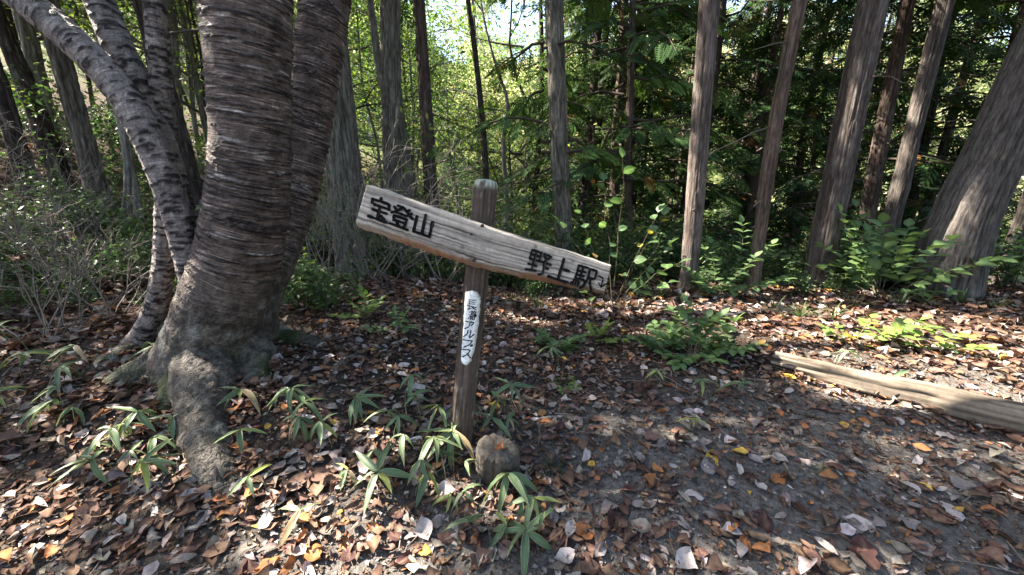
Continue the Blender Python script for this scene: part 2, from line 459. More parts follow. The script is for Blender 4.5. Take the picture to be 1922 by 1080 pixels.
# single leaves: one mesh for each look and shape, copies share it
leaf_mesh = {}
for kname in LEAF_COL:
    for s in range(5):
        tv, tf, rib = dead_leaf(200 + s * 7 + len(kname), 6, 4, .20 + .045 * s)
        r = np.random.default_rng(s + 17)
        c = np.array(LEAF_COL[kname]) * (0.85 + .3 * r.random()) * (1 + .25 * (r.random((len(tv), 1)) - .5))
        c = c * (1 - .25 * rib[:, None]) + np.array([.3, .2, .12]) * .25 * rib[:, None]
        leaf_mesh[kname, s] = make_mesh('fallen_leaf', tv, tf, c, True, M_LITTER)
LEAF_LABEL = {'orange': 'curled orange brown fallen leaf lying on the litter', 'pale': 'pale silvery grey fallen leaf showing its underside on the ground',
              'maroon': 'dark maroon brown fallen leaf lying flat on the ground', 'brown': 'mid brown dry fallen leaf lying on the litter',
              'yellow': 'bright yellow fallen leaf on the forest floor', 'grey': 'dull grey brown weathered fallen leaf on the ground'}
def fallen(kname, u, v, size, r, label=None):
    p = hit(u, v)
    o = obj('fallen_leaf', leaf_mesh[kname, int(r.integers(5))])
    nn = ground_normal(np.array([p[0]]), np.array([p[1]]))[0] + .22 * r.normal(size=3)
    q = Vector(nn).to_track_quat('Z', 'Y'); 
    o.rotation_mode = 'QUATERNION'
    from mathutils import Quaternion
    o.rotation_quaternion = q @ Quaternion((0, 0, 1), r.uniform(0, 6.28))
    o.location = (p[0], p[1], p[2] + .014 + .006 * r.random()); o.scale = (size,) * 3
    tag(o, label or LEAF_LABEL[kname], 'leaf', kname + ' fallen leaves')
r = np.random.default_rng(77)
HERO = [('orange', 1243, 780, .085), ('orange', 1097, 1010, .11), ('orange', 1457, 908, .10), ('orange', 652, 1030, .10), ('orange', 226, 1020, .085), ('brown', 18, 840, .14),
        ('orange', 222, 934, .09), ('orange', 70, 874, .05), ('pale', 237, 820, .10), ('pale', 1097, 865, .10), ('pale', 1714, 872, .085), ('pale', 1704, 922, .08),
        ('pale', 1770, 965, .13), ('pale', 1606, 990, .09), ('pale', 1740, 818, .05), ('grey', 1275, 990, .09), ('pale', 1060, 1055, .08), ('pale', 1053, 966, .05),
        ('maroon', 1048, 935, .08), ('maroon', 1110, 965, .07), ('brown', 1190, 640, .07), ('orange', 640, 985, .10), ('orange', 700, 1005, .08), ('brown', 600, 900, .12),
        ('pale', 800, 1000, .09), ('pale', 822, 985, .06), ('maroon', 1180, 930, .08), ('orange', 1300, 880, .06), ('brown', 520, 860, .10), ('pale', 1260, 885, .06),
        ('pale', 1385, 890, .07), ('pale', 1480, 740, .07), ('pale', 1510, 1005, .06), ('orange', 1660, 812, .05), ('grey', 1640, 985, .07), ('orange', 1130, 850, .05),
        ('pale', 580, 790, .08), ('pale', 430, 700, .06), ('orange', 965, 650, .06), ('orange', 1140, 680, .05), ('pale', 1060, 755, .06), ('yellow', 1818, 748, .07),
        ('yellow', 1725, 742, .06), ('yellow', 800, 1040, .05), ('pale', 380, 1000, .10), ('brown', 160, 985, .16), ('orange', 545, 1065, .12), ('brown', 905, 1060, .10), ('maroon', 1150, 985, .10)]
for kname, u, v, s in HERO: fallen(kname, u, v, s, r)
names = list(LEAF_COL)
for q in range(300 - len(HERO)):
    u, v = r.uniform(0, 1922), 640 + 440 * r.random() ** .75
    fallen(names[r.choice(6, p=[.09, .18, .25, .26, .01, .21])], u, v, r.uniform(.04, .095), r)

# ------------------------------------------------------------------ bark
def wrap(a): return (a + np.pi) % (2 * np.pi) - np.pi
def lenticels(s, th, rad, seed, smax, dens, halflen, halfh, wob=.014):
    """dark corky dashes that run round a cherry stem: returns strength 0..1"""
    r = np.random.default_rng(seed); m = np.zeros_like(s)
    wv = wob * 2 * fbm(np.cos(th) * 2.2, np.sin(th) * 2.2, s * 3, seed, 2) + .006 * fbm(np.cos(th) * 14, np.sin(th) * 14, s * 10, seed + 4, 2)
    si = 0.0
    order = np.argsort(s); ss = s[order]
    while si < smax:
        hh = r.uniform(*halfh); hl = r.uniform(*halflen); t0 = r.uniform(-np.pi, np.pi)
        lo, hi = np.searchsorted(ss, [si - .05, si + .05]); idx = order[lo:hi]
        if len(idx):
            ds = (s[idx] + wv[idx] - si) / hh; dt = wrap(th[idx] - t0) * rad[idx] / hl
            m[idx] = np.maximum(m[idx], np.clip(1.25 * (1 - np.sqrt(ds ** 2 * np.clip(1 + dt ** 4, 1, 9) + np.clip(np.abs(dt) - .35, 0, 9) ** 2 * 2.2)), 0, 1))
        si += r.exponential(1.0 / dens)
    return m
def cherry_surface(s, th, rad, seed, smax, stem=False):
    """displacement along the normal and colour of cherry bark"""
    c, d = np.cos(th), np.sin(th)
    if stem:
        dark = lenticels(s, th, rad, seed, smax, 170, (.014, .060), (.006, .0135), .012)
        pale = lenticels(s, th, rad, seed + 1, smax, 45, (.02, .06), (.004, .010), .012)
    else:
        dark = lenticels(s, th, rad, seed, smax, 74, (.05, .34), (.004, .0080), .018)
        dark = np.maximum(dark, .85 * lenticels(s, th, rad, seed + 2, smax, 45, (.015, .05), (.004, .008), .02))
        pale = lenticels(s, th, rad, seed + 1, smax, 26, (.03, .12), (.004, .012), .02)
    dark = np.clip(dark * (1.6 * noise3(c * rad / .012, d * rad / .012, s / .010, seed + 9) + .35), 0, 1)
    n = fbm(c * 3, d * 3, s * 6, seed + 5, 3)
    base = np.array([.092, .068, .057]) if not stem else np.array([.200, .168, .152])
    col = base * (1 + 1.0 * n)[..., None]
    col = col * (1 - pale[..., None] * .8) + np.array([.33, .29, .265]) * pale[..., None] * .8
    dk = np.clip(dark * 1.5, 0, 1)[..., None]
    col = col * (1 - dk) + np.array([.022, .017, .016]) * dk
    disp = dark * (.009 if not stem else .005) + .012 * fbm(c * 2, d * 2, s * 2.5, seed + 6, 2) + .003 * fbm(c * rad / .015, d * rad / .015, s / .02, seed + 7, 2)
    return disp, col
def bark_tube(P, R, kind, seed, ring=.035, arc=.011, top_from=None, cols=None, smin=14):
    """trunk with real furrows; rings get sparse above top_from"""
    P = np.asarray(P, float); R = np.asarray(R, float)
    L = np.linalg.norm(np.diff(P, axis=0), axis=1).sum()
    Pd, Rd, t = resample(P, R, max(8, int(L / ring)))
    if top_from is not None:
        keep = (Pd[:, 2] < top_from) | (np.arange(len(Pd)) % 9 == 0); keep[-1] = True
        Pd, Rd, t = Pd[keep], Rd[keep], t[keep]
    sides = int(np.clip(2 * np.pi * Rd.max() / arc, smin, 150))
    V, F = tube(Pd, Rd, sides)
    T, X, Y = frames(Pd)
    a = np.arange(sides) / sides * 2 * np.pi
    Nrm = (np.cos(a)[None, :, None] * X[:, None] + np.sin(a)[None, :, None] * Y[:, None]).reshape(-1, 3)
    S = np.repeat(t, sides); TH = np.tile(a, len(Pd)); RR = np.repeat(Rd, sides)
    c, d = np.cos(TH), np.sin(TH)
    if kind == 'cherry':
        dp, col = cherry_surface(S, TH, RR, seed, L, True)
    else:
        wd, ln, amp = {'oak': (.045, .34, .020), 'cedar': (.024, .5, .010), 'thin': (.03, .4, .004)}[kind]
        rm = np.maximum(Rd.max() * .8, .02)
        wx = .5 * fbm(c * 3, d * 3, S * 2.2, seed + 3, 2)
        f1 = 1 - np.abs(2 * noise3(c * rm / wd + wx, d * rm / wd, S / ln, seed) - 1)
        f2 = 1 - np.abs(2 * noise3(c * rm / wd * 2.1, d * rm / wd * 2.1 + wx, S / ln * 2.5, seed + 1) - 1)
        groove = np.clip(np.clip((f1 - .62) / .38, 0, 1) ** 1.3 + .55 * np.clip((f2 - .66) / .34, 0, 1) ** 1.3, 0, 1)
        plate = noise3(c * rm / wd * .7 + wx, d * rm / wd * .7, S / ln * 1.4, seed + 11)
        dp = -amp * groove + amp * .7 * plate + .035 * Rd.max() * fbm(c * 1.5, d * 1.5, S * 1.2, seed + 2, 2) * 2
        base, dark = cols or ((.17, .145, .125), (.055, .045, .040))
        tone = (1 + .9 * fbm(c * 2, d * 2, S * 1.5, seed + 5, 3)) * (.84 + .32 * plate) * (.85 + .3 * noise3(c * rm / .012, d * rm / .012, S / .10, seed + 13))
        w = np.clip(groove * .8, 0, 1)[:, None]
        col = (np.array(base) * (1 - w) + np.array(dark) * w) * tone[:, None]
        lich = np.clip((noise3(c * 5, d * 5, S * 6, seed + 8) - .68) * 5, 0, 1)[:, None] * (.5 if kind == 'oak' else .25)
        col = col * (1 - lich) + np.array([.22, .23, .19]) * lich
    n0 = len(Nrm)
    V[:n0] += Nrm * dp[:, None]
    C = np.vstack([col, col[:1], col[-1:]])
    if kind == 'cherry':
        bk = np.stack([c * RR, d * RR, S + seed * .37], -1); bk = np.vstack([bk, bk[:1], bk[-1:]])
        return V, F, C, bk
    return V, F, C

# ------------------------------------------------------------------ the many-stemmed cherry tree
def px_path(lst, y=None):
    P, R = [], []
    for q in lst:
        u, v, w = q[:3]; yy = q[3] if len(q) > 3 else y
        p = at_y(u, v, yy); P.append(p); R.append(rad_px(p, w))
    return np.array(P), np.array(R)
def extend_up(P, R, top, end_r, drift=(0, 0), n=4):
    d = nrm(P[-1] - P[-2]); P, R = list(P), list(R); p0, r0 = P[-1], R[-1]
    for k in range(1, n + 1):
        t = k / n; z = p0[2] + (top - p0[2]) * t
        h = (z - p0[2]); sl = d[:2] / max(d[2], .25)
        P.append(np.array([p0[0] + sl[0] * h * (1 - .45 * t) + drift[0] * t, p0[1] + sl[1] * h * (1 - .45 * t) + drift[1] * t, z]))
        R.append(r0 + (end_r - r0) * t)
    return np.array(P), np.array(R)

cherry = thing('cherry_tree', 'big cherry tree of several stems with ringed bark and spreading mossy roots', 'tree', (-1.95, 2.25, gz(-1.95, 2.25)))
def child_of(o, parent):           # meshes are made in world coordinates; keep them there
    o.parent = parent; o.matrix_parent_inverse = parent.matrix_basis.inverted() if False else o.matrix_parent_inverse
    o.location = -Vector(parent.location); return o

main_P, main_R = px_path([(372, 770, 250), (378, 720, 225), (392, 650, 190), (415, 580, 178), (443, 500, 172), (463, 400, 165), (472, 300, 158), (469, 150, 166), (462, 0, 184)], 2.25)
right_P, right_R = px_path([(440, 640, 150), (470, 560, 120), (500, 490, 108), (534, 400, 100), (560, 300, 98), (584, 150, 98), (608, 0, 98)], 2.42)
for k, (u, v, w, y) in enumerate([(440, 640, 150, 2.46), (472, 560, 118, 2.58), (504, 490, 106, 2.72), (538, 400, 98, 2.86), (564, 300, 96, 2.94), (588, 150, 96, 3.0), (611, 0, 96, 3.04)]):
    right_P[k] = at_y(u, v, y); right_R[k] = rad_px(right_P[k], w)
main_P, main_R = extend_up(main_P, main_R, 3.0, main_R[-1] * .97, n=2)
right_P, right_R = extend_up(right_P, right_R, 3.0, right_R[-1] * .95, n=2)
def ground_root(lst, first):
    P = [np.array(first[0])]; R = [first[1]]
    for u, v, rad, up in lst:
        p = hit(u, v); P.append(p + np.array([0, 0, up * rad])); R.append(rad)
    return np.array(P), np.array(R)
r0 = at_y(388, 650, 2.22)
roots = [ground_root([(390, 740, .150, .5), (388, 800, .120, .2), (402, 862, .097, .05), (430, 915, .064, -.25), (442, 965, .02, -1.0)], (r0, .17)),
         ground_root([(305, 690, .13, .1), (235, 718, .095, -.1), (180, 748, .060, -.35), (130, 780, .025, -.9)], (at_y(370, 650, 2.3), .17)),
         ground_root([(300, 645, .10, .4), (240, 668, .065, .3), (180, 700, .045, .1), (130, 715, .02, -.6)], (at_y(360, 620, 2.35), .12)),
         ground_root([(505, 640, .13, .2), (560, 648, .085, .15), (630, 660, .05, 0), (690, 668, .02, -.7)], (at_y(455, 590, 2.42), .16)),
         ground_root([(478, 690, .13, .3), (490, 720, .075, -.1), (505, 750, .03, -.8)], (at_y(440, 620, 2.35), .17)),
         ground_root([(345, 730, .10, .3), (320, 775, .07, -.2), (300, 810, .03, -.8)], (at_y(370, 670, 2.2), .16))]
tmp = MB()
for P, R in [(main_P, main_R), (right_P, right_R)] + roots:
    Pd, Rd, _ = resample(P, R, 40); V, F = tube(Pd, Rd, 28); tmp.add(V, F, (1, 1, 1))
to = obj('tmp', tmp.mesh('tmp', None))
md = to.modifiers.new('r', 'REMESH'); md.mode = 'VOXEL'; md.voxel_size = .0085
ms_ = to.modifiers.new('s', 'SMOOTH'); ms_.factor = .5; ms_.iterations = 6
ev = to.evaluated_get(bpy.context.evaluated_depsgraph_get()); em = ev.to_mesh()
nv = len(em.vertices); RV = np.zeros(nv * 3, np.float32); em.vertices.foreach_get('co', RV); RV = RV.reshape(-1, 3).astype(float)
RN = np.zeros(nv * 3, np.float32); em.vertex_normals.foreach_get('vector', RN); RN = RN.reshape(-1, 3).astype(float)
em.calc_loop_triangles()
lt = np.zeros(len(em.loop_triangles) * 3, np.int32); em.loop_triangles.foreach_get('vertices', lt); lt = lt.reshape(-1, 3)
ev.to_mesh_clear(); tme = to.data; bpy.data.objects.remove(to); bpy.data.meshes.remove(tme)
best = np.full(nv, 1e9); SS = np.zeros(nv); TT = np.zeros(nv); RRv = np.ones(nv); own = np.zeros(nv, int)
for ai, (P, R) in enumerate([(main_P, main_R), (right_P, right_R)] + roots):
    Pd, Rd, t = resample(P, R, 60); T, X, Y = frames(Pd)
    dist = np.full(nv, 1e9); idx = np.zeros(nv, int)
    for k in range(60):
        d = np.linalg.norm(RV - Pd[k], axis=1) / Rd[k] ** (.6 if ai > 1 else 1.)* (Rd.mean() ** (.6 if ai > 1 else 1.)) / Rd.mean()
        q = d < dist; dist[q] = d[q]; idx[q] = k
    q = dist < best; best[q] = dist[q]; own[q] = ai
    rel = RV[q] - Pd[idx[q]]; ii = idx[q]
    SS[q] = t[ii] + np.einsum('ij,ij->i', rel, T[ii]); TT[q] = np.arctan2(np.einsum('ij,ij->i', rel, Y[ii]), np.einsum('ij,ij->i', rel, X[ii])); RRv[q] = Rd[ii]
dp = np.zeros(nv); col = np.zeros((nv, 3))
for ai, sd in ((0, 40), (1, 60)):
    q = own == ai; dp[q], col[q] = cherry_surface(SS[q], TT[q], RRv[q], sd, SS[q].max())
gzv = hgt(RV[:, 0], RV[:, 1]); up = RV[:, 2] - gzv
old = np.clip(sm(.75, .30, up + .12 * fbm(RV[:, 0] * 5, RV[:, 1] * 5, RV[:, 2] * 5, 3, 2)) + (own > 1), 0, 1)   # rough grey bark near the ground
n1 = fbm(RV[:, 0] * 16, RV[:, 1] * 16, RV[:, 2] * 16, 8, 3)
n9 = fbm(RV[:, 0] * 40, RV[:, 1] * 40, RV[:, 2] * 40, 28, 3); oc = np.array([.082, .068, .056]) * np.clip(1 + 1.5 * n1 + 1.6 * n9, .25, 3)[:, None]
lich = np.clip((noise3(RV[:, 0] * 9, RV[:, 1] * 9, RV[:, 2] * 9, 14) - .66) * 5, 0, 1)[:, None]
oc = oc * (1 - lich * .5) + np.array([.30, .29, .25]) * lich * .5
od = .010 * n9 + .034 * fbm(RV[:, 0] * 9, RV[:, 1] * 9, RV[:, 2] * 9, 12, 3) + .022 * n1 + .012 * fbm(RV[:, 0] * 45, RV[:, 1] * 45, RV[:, 2] * 45, 18, 2)
col = col * (1 - old)[:, None] + oc * old[:, None]; dp = dp * (1 - old * .85) + od * old
moss = np.clip(sm(.30, .02, up) * sm(-.2, .7, RN[:, 2]) * 1.1 + .9 * (own == 5) * sm(-.1, .5, RN[:, 2]) , 0, 1) * np.clip(noise3(RV[:, 0] * 7, RV[:, 1] * 7, RV[:, 2] * 7, 77) * 2.4 - .75, 0, 1)
moss[own == 2] *= .12
col = col * (1 - moss)[:, None] + np.array([.050, .062, .020]) * moss[:, None]
RV = RV + RN * dp[:, None]
side = own[lt].max(1) == 1
def submesh(tri):
    u, inv = np.unique(tri, return_inverse=True); return RV[u], [inv.reshape(-1, 3)], col[u], np.stack([np.cos(TT) * RRv, np.sin(TT) * RRv, SS + own * 7.3], -1)[u], (1 - old)[u]
for nm, q in (('trunk', ~side), ('stem', side)):
    V, F, C, bk, rw = submesh(lt[q]); child_of(obj(nm, bark_attr(make_mesh(nm, V, F, C, True, M_CHERRY), bk, rw)), cherry)
# thinner stems
A = px_path([(372, 560, 60, 2.20), (352, 480, 56, 2.18), (332, 400, 62, 2.17), (292, 290, 68, 2.18), (232, 178, 72, 2.2), (150, 88, 78, 2.22), (60, 12, 82, 2.25), (-20, -50, 84, 2.28)])
B = px_path([(348, 420, 50, 2.30), (322, 330, 60, 2.34), (290, 240, 66, 2.38), (252, 150, 68, 2.42), (214, 70, 68, 2.45), (186, 0, 68, 2.48), (165, -60, 66, 2.5)])
cb = hit(246, 655)
Cst = px_path([(225, 690, 90, cb[1]), (262, 645, 66, cb[1] - .02), (290, 585, 50, cb[1] - .03), (306, 505, 45, cb[1] - .03), (311, 400, 44, cb[1]), (312, 290, 47, cb[1]), (304, 180, 48, cb[1]), (297, 90, 47, cb[1]), (291, 0, 46, cb[1]), (288, -60, 45, cb[1])])
cherry_tops = []
for k, (P, R) in enumerate((A, B, Cst)):
    P, R = extend_up(P, R, 5.6 - k * .3, .035, n=3)
    V, F, Cc, bk = bark_tube(P, R, 'cherry', 300 + k * 10, .009, .009, 2.7)
    child_of(obj('stem', bark_attr(make_mesh('stem', V, F, Cc, True, M_CHERRY), bk, .30 * sm(.05, .4, V[:, 2] - hgt(V[:, 0], V[:, 1])))), cherry)
    cherry_tops.append(P[-1])
for P, R in ((main_P, main_R), (right_P, right_R)):
    P2, R2 = extend_up(P[-2:], R[-2:], 6.2, .06, (-.4, .2))
    V, F, Cc, bk = bark_tube(P2, R2, 'cherry', 371, .05, .03)
    child_of(obj('limb', bark_attr(make_mesh('limb', V, F, Cc, True, M_CHERRY), bk, np.ones(len(V)))), cherry); cherry_tops.append(P2[-1])

# ------------------------------------------------------------------ the leaning sign
pb = hit(862, 838); ptop = at_y(913, 340, pb[1] + .02)
sign = thing('trail_sign', 'leaning wooden trail sign with a slanted plank and black hand painted characters', 'sign', pb)
ax = nrm(ptop - pb); pside = nrm(np.cross(ax, [0, -1., 0])); pfront = np.cross(pside, ax)
if pfront[1] > 0: pfront = -pfront
pside = np.cross(ax, pfront)
if pside[0] < 0: pside = -pside
Lp = np.linalg.norm(ptop - pb)
nz, nt_ = 170, 56
tz = np.linspace(-.16, Lp, nz); aa_ = np.arange(nt_) / nt_ * 2 * np.pi
TZ, AA = np.meshgrid(tz, aa_, indexing='ij')
prad = .0575 + .006 * sm(.5, 0, TZ) - .0025 * sm(.8, 1.3, TZ)
# flat hewn facet facing the path
prad = np.where(np.cos(AA) > .90, prad * .945 / np.maximum(np.cos(AA), .9), prad) * 1.0
grain = 1 - np.abs(2 * noise3(np.cos(AA) * 7, np.sin(AA) * 7, TZ * 2.2, 5) - 1)
prad = prad + .004 * fbm(np.cos(AA) * 2, np.sin(AA) * 2, TZ * 5, 6, 3) - .0035 * grain ** 3
capf = np.clip((TZ - (Lp - .022)) / .022, 0, 1); prad = prad * (1 - .16 * capf ** 1.5)
FA = math.radians(-14)
e1 = pfront * math.cos(FA) + pside * math.sin(FA); e2 = -pfront * math.sin(FA) + pside * math.cos(FA)
PV = pb + TZ[..., None] * ax + prad[..., None] * (np.cos(AA)[..., None] * e1 + np.sin(AA)[..., None] * e2)
pc = np.array([.088, .066, .052]) * (1 + 1.1 * fbm(np.cos(AA) * 5, np.sin(AA) * 5, TZ * 4, 9, 3) - .45 * grain ** 3)[..., None]
lic = (sm(Lp - .04, Lp - .012, TZ) * np.clip(noise3(np.cos(AA) * 6, np.sin(AA) * 6, TZ * 30, 4) * 2.2 - .4, 0, 1))[..., None]
pc = pc * (1 - lic) + np.array([.33, .34, .27]) * lic
pale = (np.clip((noise3(np.cos(AA) * 4, np.sin(AA) * 4, TZ * 14, 44) - .78) * 7, 0, 1) * .5)[..., None]
pc = pc * (1 - pale) + np.array([.34, .31, .26]) * pale
i = np.arange(nz - 1)[:, None] * nt_; j = np.arange(nt_)[None]
PQ = np.stack([i + j, i + (j + 1) % nt_, i + nt_ + (j + 1) % nt_, i + nt_ + j], -1).reshape(-1, 4)
PVf = PV.reshape(-1, 3); tc_ = pb + ax * (Lp + .006)
ring_in = tc_ + .5 * (PV[-1] - PV[-1].mean(0))
PVf = np.vstack([PVf, ring_in, tc_ + ax * .002]); k0 = nz * nt_
capq = np.stack([(nz - 1) * nt_ + np.arange(nt_), (nz - 1) * nt_ + (np.arange(nt_) + 1) % nt_, k0 + (np.arange(nt_) + 1) % nt_, k0 + np.arange(nt_)], -1)
capt = np.stack([k0 + np.arange(nt_), k0 + (np.arange(nt_) + 1) % nt_, np.full(nt_, len(PVf) - 1)], -1)
pcol = np.vstack([pc.reshape(-1, 3), np.tile([.30, .31, .26], (nt_ + 1, 1)) * (.7 + .6 * rng.random((nt_ + 1, 1)))])
child_of(obj('post', make_mesh('post', PVf, [np.vstack([PQ, capq]), capt], pcol, True, M_WOOD)), sign)

# plank: its four front corners stand in front of the post
def plane_hit(u, v, o, n):
    d = ray(u, v); return CAM + d * (np.dot(o - CAM, n) / np.dot(d, n))
bc = pb + ax * (np.dot(at_y(897, 462, pb[1]) - pb, ax)) + pfront * .066            # plank's front passes just before the post
yaw = math.radians(13)
bn = nrm(np.array([-math.sin(yaw), -math.cos(yaw), .06]))                              # plank faces the camera side, a little left
thick = .058
bo = bc + bn * (thick + .004)
TLp, BLp, TRp, BRp = (plane_hit(u, v, bo, bn) for u, v in ((688, 347), (664, 430), (1147, 500), (1132, 557)))
nu, nvv = 200, 52
uu, vv = np.meshgrid(np.linspace(0, 1, nu), np.linspace(0, 1, nvv), indexing='ij')
def board_front(u, v):
    top = TLp * (1 - u)[..., None] + TRp * u[..., None]; bot = BLp * (1 - u)[..., None] + BRp * u[..., None]
    dn = nrm(bot - top)
    bot = bot + dn * (.030 * np.sin(np.pi * np.clip(u * 1.05 - .02, 0, 1)) ** 1.3 + .0020 * np.interp(u, np.linspace(0, 1, 70), np.random.default_rng(4).normal(size=70)))[..., None]
    top = top + dn * (.008 * np.sin(np.pi * u) ** 2 + .0012 * np.interp(u, np.linspace(0, 1, 30), np.random.default_rng(6).normal(size=30)))[..., None]
    return top * (1 - v)[..., None] + bot * v[..., None]
BF = board_front(uu, vv)
edge_v = .84 - .05 * np.sin(uu * 9) - .08 * np.sin(np.pi * uu) + .05 * fbm(uu * 14, 0, 0, 2, 2)          # start of the waney lower edge
waney = np.clip((vv - edge_v) / (1 - edge_v), 0, 1)
Lb = np.linalg.norm(TRp - TLp); lu = uu * Lb; lv = vv * .19
bend = .02 * np.sin(uu * 7)
gl = 1 - np.abs(2 * noise3(lu * 3.0, (lv + .008 * fbm(lu * 2, lv * 6, 0, 1, 2)) * 190, 0, 3) - 1)
gl2 = 1 - np.abs(2 * noise3(lu * .8, (lv + .012 * fbm(lu * 1.2, lv * 5, 0, 5, 2)) * 120, 0, 8) - 1)
depthf = -.0018 * gl ** 2 - .0038 * gl2 ** 6 - waney ** 1.6 * .042 + .004 * waney * fbm(lu * 25, lv * 60, 0, 2, 3) * 4 + .002 * fbm(lu * 4, lv * 4, 0, 13, 2)
cr = np.exp(-((vv - (edge_v - .04 + .02 * np.sin(lu * 11))) / .018) ** 2) * sm(.03, .2, uu) * np.clip(noise3(lu * 5, 0, 0, 9) * 2 - .4, 0, 1)
depthf -= .006 * cr
BFd = BF + bn * depthf[..., None]
bcol = np.array([.450, .392, .328]) * (1 + .85 * fbm(lu * 2.2, lv * 70, 0, 71, 4) - .55 * gl ** 2 * .6 - .6 * gl2 ** 6)[..., None]
bcol = bcol * (1 - (.75 * cr)[..., None])
red = np.clip(waney * 1.6 * (.35 + 1.2 * noise3(lu * 7, lv * 20, 0, 31)) * sm(.02, .3, uu), 0, 1)[..., None]
bcol = bcol * (1 - red) + np.array([.270, .150, .085]) * red * (1 + .9 * fbm(lu * 12, lv * 60, 0, 91, 3))[..., None]
for ku, kv, kr in ((.452, .60, .006), (.50, .80, .013), (.72, .12, .005), (.055, .45, .010), (.865, .22, .005)):
    dd = np.hypot((uu - ku) * Lb, (vv - kv) * .19) / kr
    kk = np.exp(-dd ** 2)[..., None]; ringk = np.exp(-((dd - 1.6) / .5) ** 2)[..., None] * .5
    bcol = bcol * (1 - kk * .8 - ringk * .4) + np.array([.06, .04, .03]) * (kk * .8 + ringk * .4); BFd -= bn * (.004 * kk)
# back face follows the front's outline
BB = BF - bn * (thick * (1 - .25 * waney))[..., None]
i = np.arange(nu - 1)[:, None] * nvv; j = np.arange(nvv - 1)[None]
q1 = np.stack([i + j, i + j + 1, i + nvv + j + 1, i + nvv + j], -1).reshape(-1, 4); off = nu * nvv
faces = [q1, q1[:, ::-1] + off]
for e in (np.arange(nu) * nvv, np.arange(nu)[::-1] * nvv + nvv - 1, (nu - 1) * nvv + np.arange(nvv), np.arange(nvv)[::-1]):
    faces.append(np.stack([e[:-1], e[1:], e[1:] + off, e[:-1] + off], -1))
bV = np.vstack([BFd.reshape(-1, 3), BB.reshape(-1, 3)]); bC = np.vstack([bcol.reshape(-1, 3), bcol.reshape(-1, 3) * .85])
board = child_of(obj('plank', make_mesh('plank', bV, [np.vstack(faces)], bC, False, M_WOOD)), sign)
board.data.polygons.foreach_set('use_smooth', np.r_[np.ones(2 * len(q1), bool), np.zeros(len(board.data.polygons) - 2 * len(q1), bool)])

# painted characters: brush strokes traced as round-ended ribbons of paint lying on the wood
mpaint = surface_mat('black paint', .9, .1, 80, .25, .05); mpaintw = surface_mat('white paint', .7, .3, 60, .30, .5)
def stroke(mb, pts, w, o, n, lift, colr, seed):
    r = np.random.default_rng(seed)
    P = np.array([plane_hit(u, v, o, n) for u, v in pts])
    if len(P) == 2: Pd = P[0] + (P[1] - P[0]) * np.linspace(0, 1, 7)[:, None]
    else:
        Pd = np.concatenate([P[k] + (P[k + 1] - P[k]) * np.linspace(0, 1, 6, endpoint=(k == len(P) - 2))[:, None] for k in range(len(P) - 1)])
    for _ in range(1 if len(P) > 2 else 0): Pd[1:-1] = (Pd[:-2] + 2 * Pd[1:-1] + Pd[2:]) / 4
    T = nrm(np.gradient(Pd, axis=0)); S = nrm(np.cross(n, T))
    k = len(Pd); ww = w * (1 + .13 * r.normal(size=(k, 1)))
    end = np.linspace(0, math.pi, 7)[1:-1]
    cap1 = [Pd[-1] + w * (S[-1] * math.cos(a) + T[-1] * math.sin(a)) for a in end]
    cap0 = [Pd[0] - w * (S[0] * math.cos(a) + T[0] * math.sin(a)) for a in end]
    Lf, Rt = Pd + S * ww, Pd - S * ww
    V = np.vstack([Lf, Rt, cap1, cap0]) ; q = np.arange(k - 1)
    Q = np.stack([q, q + 1, k + q + 1, k + q], -1)
    c1 = [k - 1] + list(2 * k + np.arange(5)) + [2 * k - 1]; c0 = [k] + list(2 * k + 5 + np.arange(5)) + [0]
    tr = [[c[0], c[m], c[m + 1]] for c in (c1, c0) for m in range(1, len(c) - 1)]
    V = V + n * lift
    # thickness so that the paint film has a side
    nn = len(V); V2 = np.vstack([V, V - n * .010])
    outline = list(range(k)) + list(2 * k + np.arange(5)) + list(range(2 * k - 1, k - 1, -1)) + list(2 * k + 5 + np.arange(5))
    ol = np.array(outline); sd = np.stack([ol, np.roll(ol, -1), np.roll(ol, -1) + nn, ol + nn], -1)
    mb.add(V2, [Q, np.array(tr), sd], colr)
def zoomed(o, s, strokes): return [[(o[0] + x / s, o[1] + y / s) for x, y in st] for st in strokes]
z1 = ((655, 335), 7.717); z2 = ((970, 440), 8.305); z3 = ((840, 530), 6.353)
